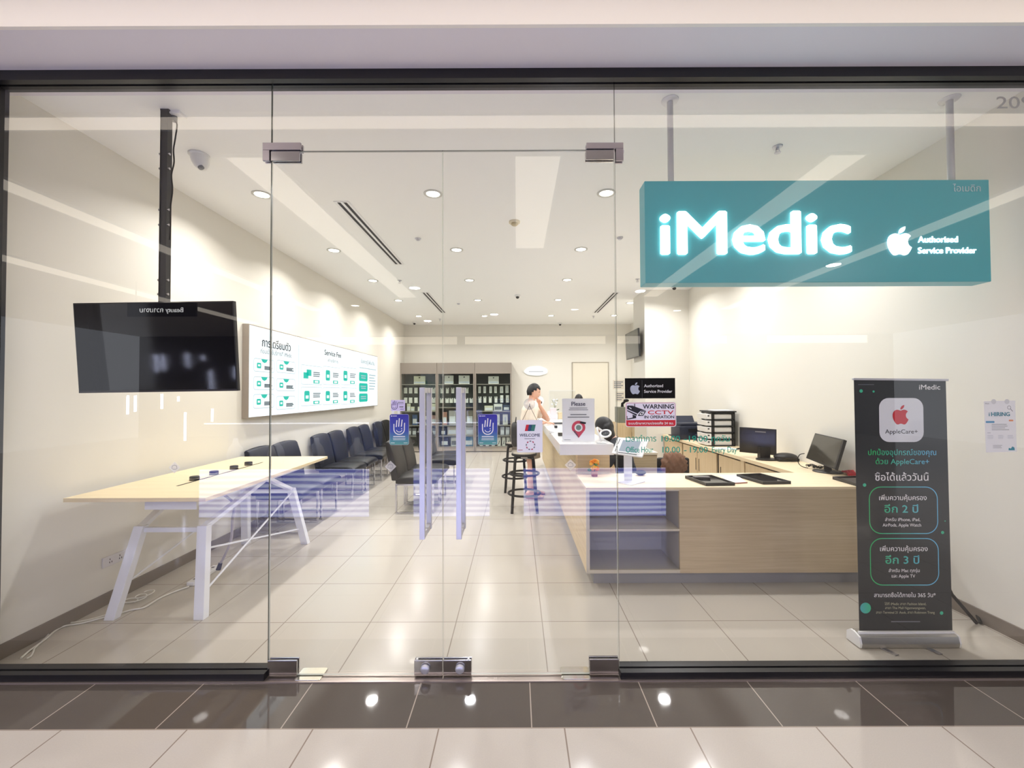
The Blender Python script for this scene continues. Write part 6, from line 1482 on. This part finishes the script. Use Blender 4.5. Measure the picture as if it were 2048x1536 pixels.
# ================================================================ CONCOURSE KIOSK (seen only mirrored in the glass)
m = bpy.data.materials.new('lit_wave_panel'); m.use_nodes = True; nt = m.node_tree; b_ = nt.nodes['Principled BSDF']
tc = nt.nodes.new('ShaderNodeTexCoord'); wv = nt.nodes.new('ShaderNodeTexWave'); wv.bands_direction = 'Z'; wv.inputs['Scale'].default_value = 3.2; wv.inputs['Distortion'].default_value = 9; wv.inputs['Detail'].default_value = 2; wv.inputs['Detail Scale'].default_value = .35
mp_ = nt.nodes.new('ShaderNodeMapping'); mp_.inputs['Scale'].default_value = (.22, 1, 1.3)
cr = nt.nodes.new('ShaderNodeValToRGB'); cr.color_ramp.elements[0].color = (.12, .14, .6, 1); cr.color_ramp.elements[1].color = (.62, .68, 1, 1); cr.color_ramp.elements[0].position = .2; cr.color_ramp.elements[1].position = .8
nt.links.new(tc.outputs['Object'], mp_.inputs[0]); nt.links.new(mp_.outputs[0], wv.inputs[0]); nt.links.new(wv.outputs['Fac'], cr.inputs[0]); nt.links.new(cr.outputs[0], b_.inputs['Emission Color']); b_.inputs['Emission Strength'].default_value = 4.2; b_.inputs['Base Color'].default_value = (.6, .62, .8, 1)
M_wave = m
KYf = -.60; DK = 2*YG - KYf
def mx_(px): return (px-CX)*DK/F
M_led = mat('led_tube', (230, 236, 255), .5, emit=14, emit_rgb=(215, 222, 255))
M_case = mat('kiosk_case', (60, 64, 84), .5)
for i, (a_, c_) in enumerate(((400, 740), (826, 980), (1045, 1330))):
    xa, xb = mx_(a_), mx_(c_)
    t = thing('jewellery_kiosk', 'blue-lit jewellery kiosk counter of the concourse, %s section' % ('left', 'middle', 'right')[i], 'kiosk', ((xa+xb)/2, KYf, 0), group='jewellery kiosk counters')
    b = MB(); b.box(xa, xb, KYf-.6, KYf-.01, 0, .632); b.build('cabinet', M_white, t, world=True)
    b = MB(); b.box(xa+.01, xb-.01, KYf-.01, KYf, .02, .625); b.build('lit_front', M_wave, t, world=True)
    b = MB(); b.box(xa, xb, KYf-.6, KYf, .632, .65); b.build('deck', M_case, t, world=True)
    if i < 2:
        b = MB(); b.box(xa+.01, xb-.01, KYf-.55, KYf-.54, .65, 1.22); b.build('back_mirror', mat('kiosk_back', (90, 104, 150), .3), t, world=True)
        b = MB(); b.tube([(xa+.03, KYf-.05, 1.21), (xb-.03, KYf-.05, 1.21)], .008, 6); b.build('led_tube', mat('kiosk_led', (230, 236, 255), .5, emit=5), t, world=True)
        l = bpy.data.lights.new('case_lamp', 'AREA'); l.shape = 'RECTANGLE'; l.size = xb-xa-.1; l.size_y = .06; l.energy = 16; l.color = (.72, .80, 1)
        o = bpy.data.objects.new('case_lamp', l); COL.objects.link(o); o.parent = t; o.location = (0, -.10, 1.20); o.rotation_euler = (R(-35), 0, 0)
        nb = 4 if i == 0 else 2
        for k in range(nb):
            x = xa + (xb-xa)*(k+.5)/nb; b = MB(); b.lathe([(.001, 0), (.10, 0), (.12, .12), (.09, .22), (.04, .28), (.035, .34), (.001, .35)], (x, KYf-.3, .651), 16, Matrix.Diagonal((1, .5, 1, 1)))
            single(b, 'necklace_bust', mat('bust_white', (226, 230, 250), .5), 'white necklace bust on the jewellery kiosk, %s on the %s section' % (['first', 'second', 'third', 'fourth'][k], ['left', 'middle'][i]), 'display bust', (x, KYf-.3, .651), group='necklace busts on the kiosk')
t = thing('hanging_sign', 'dark hanging shop sign with lit white lettering across the concourse', 'sign', (-6.7, -3.14, 3.18))
b = MB(); b.box(-7.35, -6.05, -3.18, -3.145, 3.06, 3.32); b.build('board', mat('sign_dark', (40, 38, 40), .4), t, world=True)
for x in (-7.2, -6.2):
    b = MB(); b.cyl((x, -3.16, 3.32), (x, -3.16, 3.72), .01); b.build('rod', M_steel, t, world=True)
cv = Canvas((-6.7, -3.143, 3.14), right=(-1, 0, 0)); cv.text('Beauty ความงาม', 0, 0, w=.82, m=mat('sign_lit', (255, 255, 255), .4, emit=5), l=1, bold=.02); cv.finish(t)
for px, y0_, y1_ in ((257, 788, 825), (272, 788, 820), (325, 785, 815), (372, 822, 878), (426, 815, 840), (358, 790, 800)):  # tubes
    TL_I = {257: 'leftmost', 272: 'second from left', 325: 'third from left', 358: 'short one in the middle', 372: 'tall one in the middle', 426: 'rightmost'}[px]
    p0 = Vector(((px-CX)*8/F, 2*YG-8, EYE+(784-y1_)*8/F)); b = MB(); b.tube([p0, p0 + Vector((0, 0, (y1_-y0_)*8/F))], .02, 8)
    single(b, 'light_tube', M_led, 'vertical light tube across the concourse, ' + TL_I, 'light', p0, group='light tubes across the concourse')
